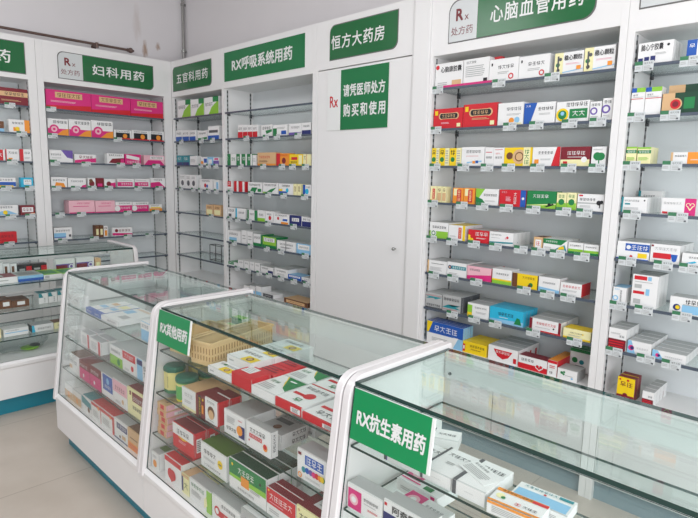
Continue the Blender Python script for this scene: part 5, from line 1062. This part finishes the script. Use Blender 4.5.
cartons('middle shelf, middle counter', 'medicine boxes in the middle counter', [(3.1085, -1.604, 0.6385, 0.1016, 0.0803, 0.2, 1, 191, 'cream box with long pinkish top'),
    (3.1926, -1.604, 0.6385, 0.0603, 0.0837, 0.09, 1, 192, 'maroon box with yellow vertical title'),
    (3.2679, -1.604, 0.6385, 0.0834, 0.0897, 0.05, 2, 193, 'white box with portrait and maroon side'),
    (3.4149, -1.604, 0.6385, 0.1238, 0.0866, 0.13, 1, 194, 'white box with cup picture'),
    (3.5514, -1.604, 0.6385, 0.132, 0.0875, 0.03, 1, 195, 'white box with red band, barcode side'),
    (3.8165, -1.604, 0.6385, 0.1351, 0.0922, 0.06, 1, 196, 'white box with rainbow wave')], 0)
cartons('lowest shelf, middle counter', 'medicine boxes in the middle counter', [(3.0966, -1.625, 0.4685, 0.1579, 0.1003, 0.055, 2, 197, 'red box with white upper half'),
    (3.3106, -1.625, 0.4685, 0.1652, 0.0948, 0.09, 2, 198, 'white box with olive green top'),
    (3.5178, -1.625, 0.4685, 0.2068, 0.1077, 0.05, 3, 199, 'large green and white box'),
    (3.6965, -1.625, 0.4685, 0.1408, 0.0913, 0.03, 2, 200, 'red and white box'),
    (3.8338, -1.625, 0.4685, 0.1241, 0.0972, 0.17, 1, 201, 'cream box with maroon top')], 0)
cartons('deck, middle counter', 'medicine boxes in the middle counter', [(2.8931, -1.644, 0.3205, 0.0604, 0.0727, 0.16, 1, 202, 'white box with orange blot'),
    (3.0447, -1.644, 0.3205, 0.1288, 0.1022, 0.13, 1, 203, 'white box with red heart, red top'),
    (3.142, -1.644, 0.3205, 0.0524, 0.0793, 0.15, 1, 204, 'cream box with navy strip'),
    (3.2481, -1.644, 0.3205, 0.1501, 0.0851, 0.05, 1, 205, 'white box with green right edge'),
    (3.4165, -1.644, 0.3205, 0.1737, 0.0905, 0.05, 1, 206, 'white box with red emblem'),
    (3.5675, -1.644, 0.3205, 0.1157, 0.1211, 0.08, 1, 207, 'grey white box')], 0)
cartons('top shelf, nearest counter', 'medicine boxes in the nearest counter', [(4.1264, -1.584, 0.8145, 0.1129, 0.018, 0.13, 1, 208, 'flat white box with grey band, left of three'),
    (4.2297, -1.584, 0.8145, 0.0856, 0.0297, 0.13, 1, 209, 'flat white box with grey band, middle of three'),
    (4.3196, -1.584, 0.8145, 0.0862, 0.0339, 0.13, 1, 210, 'flat white box with grey band, right of three')], 0)
cartons('middle shelf, nearest counter', 'medicine boxes in the nearest counter', [(4.0235, -1.604, 0.6385, 0.1252, 0.0718, 0.05, 1, 211, 'white box with pink square'),
    (4.1635, -1.604, 0.6385, 0.1445, 0.0832, 0.05, 1, 212, 'white box with navy panel')], 0)
cartons('front of top shelf, left counter', 'medicine boxes in the left counter', [(1.03, -1.7178, 0.8205, 0.1713, 0.038, 0.16, 1, 213, 'flat white box with maroon top'),
    (1.03, -1.5558, 0.8205, 0.1455, 0.0351, 0.2, 1, 214, 'flat blue fronted box'),
    (1.03, -1.4245, 0.8205, 0.1089, 0.027, 0.22, 1, 215, 'flat white box with green top, left one'),
    (1.03, -1.2978, 0.8205, 0.1375, 0.023, 0.22, 1, 215, 'flat white box with green top, right one')], R90)
cartons('back of top shelf, left counter', 'medicine boxes in the left counter', [(0.78, -1.6773, 0.8205, 0.0506, 0.0952, 0.06, 1, 216, 'white brown upright box, first of three'),
    (0.78, -1.6299, 0.8205, 0.037, 0.0865, 0.06, 1, 216, 'white brown upright box, second of three'),
    (0.78, -1.5889, 0.8205, 0.0376, 0.0825, 0.06, 1, 216, 'white brown upright box, third of three'),
    (0.78, -1.5215, 0.8205, 0.0841, 0.0713, 0.06, 1, 217, 'black and red box, left one'),
    (0.78, -1.43, 0.8205, 0.0896, 0.0693, 0.06, 1, 217, 'black and red box, right one'),
    (0.78, -1.2625, 0.8205, 0.126, 0.0823, 0.06, 1, 218, 'violet banded white box, left one'),
    (0.78, -1.1272, 0.8205, 0.1218, 0.084, 0.06, 1, 218, 'violet banded white box, right one'),
    (0.78, -1.0371, 0.8205, 0.0426, 0.0691, 0.06, 1, 219, 'small tan box')], R90)
cartons('middle shelf, left counter', 'medicine boxes in the left counter', [(1.0, -1.7384, 0.6525, 0.1384, 0.0536, 0.15, 1, 220, 'low brown carton with white label, left one'),
    (1.0, -1.6165, 0.6525, 0.0986, 0.0451, 0.15, 1, 221, 'low brown carton with white label, right one'),
    (1.0, -1.4826, 0.6525, 0.0552, 0.069, 0.1, 1, 222, 'white and teal box, left of three'),
    (1.0, -1.4248, 0.6525, 0.0534, 0.071, 0.1, 1, 222, 'white and teal box, middle of three'),
    (1.0, -1.3684, 0.6525, 0.0521, 0.0735, 0.1, 1, 222, 'white and teal box, right of three')], R90)
cartons('lowest shelf, left counter', 'medicine boxes in the left counter', [(1.05, -1.7736, 0.4815, 0.0485, 0.0574, 0.1, 1, 223, 'cream box at the picture edge'),
    (1.05, -1.6654, 0.4815, 0.14, 0.0476, 0.1, 1, 224, 'white box with blue line'),
    (1.05, -1.5103, 0.4815, 0.1287, 0.0454, 0.1, 1, 225, 'white box with slanting cyan end'),
    (1.05, -1.3926, 0.4815, 0.098, 0.0416, 0.1, 1, 226, 'cream box with brown top')], R90)

# ------------------------------------------------------------------ baskets
def basket(x, y, z, w, d, h, rz, label, tagged=False):
    o = empty('basket', (x, y, z), rz, label, 'basket', 'baskets in the middle counter')
    t = .004; mb = MB()
    mb.box(0, 0, 0, w, d, t, 'basket_weave')
    for q in ((0, 0, w, t), (0, d - t, w, d), (0, t, t, d - t), (w - t, t, w, d - t)): mb.box(q[0], q[1], t, q[2], q[3], h, 'basket_weave')
    mb.build('body', o)
    mb = MB()   # woven slits, two rows round the wall
    for z0, z1 in ((.22, .42), (.52, .78)):
        for n, ln, fn in ((int(w / .014), w, 0), (int(d / .014), d, 1)):
            for i in range(n):
                c = (i + .5) * ln / n
                if fn == 0: mb.box(c - .0025, -.0008, h * z0, c + .0025, .0, h * z1, 'basket_dark'); mb.box(c - .0025, d, h * z0, c + .0025, d + .0008, h * z1, 'basket_dark')
                else: mb.box(w, c - .0025, h * z0, w + .0008, c + .0025, h * z1, 'basket_dark'); mb.box(-.0008, c - .0025, h * z0, 0, c + .0025, h * z1, 'basket_dark')
    mb.build('weave', o)
    mb = MB(); e = .004
    mb.box(-e, -e, h - .008, w + e, t, h + .003, 'basket_weave', c=.002); mb.box(-e, d - t, h - .008, w + e, d + e, h + .003, 'basket_weave', c=.002)
    mb.box(-e, t, h - .008, t, d - t, h + .003, 'basket_weave', c=.002); mb.box(w - t, t, h - .008, w + e, d - t, h + .003, 'basket_weave', c=.002)
    mb.build('rim', o)
    if tagged:
        mb = MB(); mb.box(w * .1, -.007, h * .5, w * .6, -.0042, h * .92, 'tag_white')
        marks(mb, lambda u, v, q: (w * (.1 + .5 * u), -.007 - q, h * (.5 + .42 * v)), w * .5, h * .42, [['t', 'k', '.1', '.3', '.9', '.7']]); mb.build('card', o)
    return o
def carton_at(x, y, z, w, h, d, rz, design, label, group):
    o = carton_mesh(w, h, d, design, len(label)).build('medicine_box'); o.location = (x, y, z); o.rotation_euler = (0, 0, rz)
    return tag(o, label, 'medicine box', group)
SZ = .8145
basket(2.9, -1.568, SZ, .14, .2, .085, math.radians(8), 'tan woven basket half hidden behind the smaller green sign')
basket(3.079, -1.573, SZ, .108, .35, .088, math.radians(12), 'long tan woven basket beside flat yellow patched boxes')
basket(2.883, -1.33, SZ, .1, .12, .075, math.radians(4), 'small tan basket with white card behind the long baskets', True)
for i, (yy, dz, kc) in enumerate(((-1.295, .03, 'g,W,g'), (-1.245, .055, 'G,g,W'))):
    carton_at(2.929, yy, SZ + .0045, .075, .03 + dz, .04, math.radians(4), kc + ';t,k,.2,.4,.8,.6;^r,g,.1,.1,.6,.9', ('lime', 'dark green')[i] + ' topped box standing in the small carded basket', 'boxes in the small basket')
for i in range(3):
    dd = .058 + i * .104; ca, sa = math.cos(math.radians(12)), math.sin(math.radians(12))
    carton_at(3.079 + .054 * ca - dd * sa, -1.573 + .054 * sa + dd * ca, SZ + .0045, .085, .045, .095, math.radians(12), 'W,S,W;t,k,.1,.3,.9,.7;^t,k,.15,.4,.8,.6;^r,b,.1,.1,.5,.3',
              ('first', 'second', 'third')[i] + ' grey topped box lying in the long basket, counted from the front', 'boxes in the long basket')
# flat yellow patched boxes running back beside the basket, in two layers
for j in range(3):
    for s in range(2):
        carton_at(3.316 + s * .002, -1.47 + j * .098, SZ + s * .0305, .15, .0295, .097, 0, 'W,W,W;l,S,.1,.3,.3,.7,1;^r,Y,.5,.05,.95,.5;^c,N,.72,.27,.16;^c,o,.72,.27,.1;^t,k,.1,.62,.8,.8',
                  ('lower', 'upper')[s] + ' flat white box with yellow patch, ' + ('front', 'middle', 'rear')[j] + ' pile of three', 'flat yellow patched boxes')

# ------------------------------------------------------------------ jars
def jar(x, y, z, r, h, seg, label, bodym, lidm, group):
    o = empty('medicine_jar', (x, y, z), 0, label, 'jar', group)
    rot = math.pi / seg; sm = seg > 10
    mb = MB(); mb.lathe([(r * .96, 0), (r, .006), (r, h * .14)], 'jar_base' if seg < 10 else bodym, seg, rot=rot, smooth=sm); mb.build('base', o)
    mb = MB(); mb.lathe([(r * .985, h * .14), (r * .985, h * .76), (r * .93, h * .8)], 'jar_yellow' if seg < 10 else bodym, seg, rot=rot, smooth=sm); b = mb.build('body', o)
    if seg < 10:
        q = MB(); f = lambda u, v, k: (r * .3 + u * r * .3, -r * .93 - k - .001, h * (.2 + .5 * v)); marks(q, f, r * .3, h * .5, [['t', 'k', '.2', '.1', '.8', '.95']]); q.build('printed_name', b)
    else:
        q = MB(); q.lathe([(r * .995, h * .66), (r * 1.0, h * .68), (r * 1.0, h * .74), (r * .995, h * .76)], 'jar_yellow', seg); q.lathe([(r * .995, h * .03), (r * 1.004, h * .04), (r * 1.004, h * .1), (r * .995, h * .11)], 'print_yellow', seg); q.build('label_band', b)
    mb = MB(); mb.lathe([(r * .98, h * .8), (r * 1.04, h * .82), (r * 1.04, h * .93), (r * .98, h * .985), (r * .9, h), (r * .3, h * 1.003)], lidm, seg, rot=rot, smooth=sm); mb.build('lid', o)
jar(2.9, -1.55, .6385, 0.043, 0.112, 8, 'eight sided yellow jar with dark green lid, front left', 'jar_yellow', 'jar_lid', 'jars in the middle counter')
jar(3.01, -1.555, .6385, 0.044, 0.098, 24, 'round green jar with teal lid, front one of row', 'jar_green', 'jar_lid', 'jars in the middle counter')
jar(3.01, -1.455, .6385, 0.044, 0.098, 24, 'round green jar with teal lid, behind the front jar', 'jar_green', 'jar_lid', 'jars in the middle counter')
jar(2.9, -1.44, .6385, 0.043, 0.112, 8, 'eight sided yellow jar standing at the back of shelf', 'jar_yellow', 'jar_lid', 'jars in the middle counter')
jar(3.01, -1.355, .6385, 0.044, 0.098, 24, 'round green jar with teal lid, hindmost in the row', 'jar_green', 'jar_lid', 'jars in the middle counter')
# orange cartons lying in a pile, end towards the front glass
for i in range(5):
    carton_at(2.915 + (i % 2) * .002, -1.531 + (i % 3) * .003, .4685 + i * .0275, .075, .0265, .18, 0,
              'o,o,p;r,R,.35,.15,.75,.85;>r,W,.2,.25,.9,.75;>t,k,.28,.35,.6,.65;>r,o,0,0,1,.15;^t,M,.2,.1,.8,.3;^l,W,.2,.4,.8,.8,3',
              'flat orange and pink carton, ' + ('lowest', 'second', 'third', 'fourth', 'topmost')[i] + ' of pile in middle counter', 'pile of orange cartons')
NB = 'medicine boxes in the nearest counter'
carton_at(4.428, -1.556, SZ, .115, .03, .062, math.radians(5), 'W,W,W;l,S,.1,.2,.9,.7,4;r,O,0,.8,1,1;^r,O,0,.8,1,1;^r,R,.7,.8,1,.96;^t,K,.1,.84,.7,.96;^c,y,.15,.5,.16;^c,G,.22,.42,.08;^t,R,.45,.25,.6,.42;^t,K,.62,.25,.9,.4;^r,O,0,.0,1,.1', 'white box with orange band, top shelf of nearest counter', NB)
carton_at(4.452, -1.487, SZ, .128, .022, .068, math.radians(4), 'W,W,W;l,S,.1,.2,.9,.7,3;^r,b,.04,.08,.96,.62;^t,T,.1,.78,.7,.92;^r,T,.72,.78,.96,.94;^c,R,.5,.68,.05', 'flat pale teal box behind the orange banded box', NB)
carton_at(4.12, -1.40, SZ, .10, .024, .06, math.radians(24), 'W,W,W;r,k,.2,0,.3,1;^r,k,.2,0,.3,1;^t,k,.4,.4,.9,.6', 'small flat white box lying askew behind the grey banded ones', NB)
for i, (xx, yy) in enumerate(((4.14, -1.507), (4.075, -1.395))):
    carton_at(xx, yy, .6385, .145, .036, .095, math.radians(-3), 'W,W,W;r,P,.85,0,.95,1;l,S,.1,.3,.7,.6,2;^r,P,.02,.3,.42,.98;^c,p,.22,.64,.2;^c,W,.22,.64,.1;^t,k,.5,.6,.9,.72;^r,P,.02,.16,.5,.22;^r,G,.6,.1,.8,.3', ('front', 'rear')[i] + ' flat white box with pink square, middle shelf of nearest counter', NB)
for i, (xx, yy) in enumerate(((3.532, -1.487), (3.546, -1.345))):
    for s in range(2):
        carton_at(xx + .003 * s, yy, .6385 + s * .0265, .12, .0255, .128, math.radians(2), 'W,S,W;t,K,.5,.3,.9,.7;>t,K,.4,.2,.9,.8;^r,k,.1,.55,.7,.75;^c,N,.5,.3,.12;^t,k,.1,.8,.9,.92', ('lower', 'upper')[s] + ' flat grey white box lying in the ' + ('front', 'rear')[i] + ' pair, middle counter', 'flat boxes in the middle counter')
mb = MB(); mb.box(-.05, -.028, 0, .05, .028, .0012, 'print_white')
marks(mb, lambda u, v, o: (-.05 + .1 * u, -.028 + .056 * v, .0012 + o), .1, .056, [q.split(',') for q in ('l,S,.08,.1,.9,.6,5', 't,k,.1,.72,.6,.86')])
lf = mb.build('paper_leaflet', None, (4.31, -1.515, SZ + 0.0339 + .0006)); lf.rotation_euler = (0, 0, math.radians(-22))
tag(lf, 'small printed paper lying on the right grey banded box', 'leaflet')

for i in range(2):
    carton_at(3.432 - .004 * i, -1.452 + i * .088, SZ, .112, .037, .085, math.radians(1), 'R,R,R;^l,M,.1,.2,.9,.8,3', ('middle', 'rearmost')[i] + ' plain flat red box behind the white labelled one', 'medicine boxes in the middle counter')

def wire_stand(x0, x1, y, z, h):
    o = empty('wire_stand', ((x0 + x1) / 2, y, z), 0, 'small grey wire stand at right end of seventh shelf, narrow corner cabinet', 'display stand')
    w = (x1 - x0) / 2; mb = MB()
    for yy in (0, .06):
        for xx in (-w, 0, w): mb.tube((xx, yy, 0), (xx, yy, h), .0035, 'bracket_dark', 8)
        for zz in (.004, h * .5, h): mb.tube((-w, yy, zz), (w, yy, zz), .003, 'bracket_dark', 8)
    for xx in (-w, w):
        for zz in (.004, h): mb.tube((xx, 0, zz), (xx, .06, zz), .003, 'bracket_dark', 8)
    mb.build('frame', o)
    mb = MB(); mb.box(-w + .002, .001, h * .5 + .004, w - .002, .059, h * .5 + .006, 'grey_laminate'); mb.build('tray', o)
wire_stand(0.5607, 0.7512, .04, .7495, 0.1400)
mb = MB(); mb.box(-.155, -.002, 0, .155, .0015, .012, 'print_magenta'); mb.box(-.155, .0015, 0, .155, .004, .002, 'print_pale_pink')
pl_ = mb.build('shelf_strip', None, (3.215, .0135, 2.0306)); tag(pl_, 'pink paper strip on shelf edge below the tan cornered white box', 'paper strip')


# clear bag with a green and a dark thing lying on the deck of the left counter
def bag():
    rnd = random.Random(4); bm = bmesh.new(); bmesh.ops.create_icosphere(bm, subdivisions=4, radius=1)
    for v in bm.verts:
        n = v.co.copy(); k = 1 + .16 * math.sin(7 * n.x + 3 * n.y) * math.cos(5 * n.z + 4 * n.x) + .06 * math.sin(17 * n.y + 9 * n.x)
        v.co = Vector((n.x * .11 * k, n.y * .17 * k, max(-.042, n.z * .052 * k)))
    bm.verts.index_update()
    mb = MB(); mb.faces([v.co[:] for v in bm.verts], [[v.index for v in f.verts] for f in bm.faces], 'clear_film', True); bm.free()
    o = mb.build('plastic_bag', None, (.91, -1.62, .351 + .0425)); tag(o, 'crumpled clear plastic bag on the deck of the left counter', 'plastic bag')
    q = MB(); q.lathe([(.002, -.006), (.05, -.004), (.056, 0), (.05, .004), (.002, .006)], 'print_lime', 16, (.045, .05, -.032)); q.lathe([(.002, -.008), (.028, -.006), (.034, 0), (.026, .01), (.002, .014)], 'print_charcoal', 14, (.03, .085, -.028)); q.build('contents', o)
bag()


# ------------------------------------------------------------------ curtain rod and pipe
def rod():
    o = empty('curtain_rod', (-.245, -.30, 2.635), 0, 'thin bronze curtain rod with round finial above the left cabinets', 'curtain rod')
    mb = MB(); mb.tube((0, 0, 0), (0, -2.6, 0), .011, 'rod_bronze', 12); mb.build('pole', o)
    mb = MB(); mb.tube((0, .0, 0), (0, .012, 0), .016, 'rod_bronze', 12); mb.sphere((0, .032, 0), .024, 'rod_bronze', 14); mb.tube((0, .05, 0), (0, .062, 0), .01, 'rod_bronze', 10); mb.build('finial', o)
    for yy in (-.27, -1.7):
        mb = MB(); mb.tube((0, yy, -.012), (-.084, yy, -.012), .007, 'rod_bronze', 8); mb.tube((-.078, yy, -.012), (-.084, yy, -.012), .022, 'rod_bronze', 14)
        mb.tube((0, yy, -.028), (0, yy, .016), .014, 'rod_bronze', 10); mb.build('bracket', o)
rod()
def pipe():
    o = empty('wall_pipe', (-.30, .30, 0), 0, 'thin grey vertical pipe in the corner above the cabinets', 'pipe')
    mb = MB(); mb.tube((0, 0, 0.0), (0, 0, 3.3), .0135, 'pipe_grey', 12); mb.build('tube', o)
    for z in (2.72, 3.16):
        mb = MB(); mb.tube((0, 0, z), (0, 0, z + .02), .019, 'steel', 12); mb.box(-.008, 0, z, .008, .03, z + .02, 'steel'); mb.build('clip', o)
pipe()
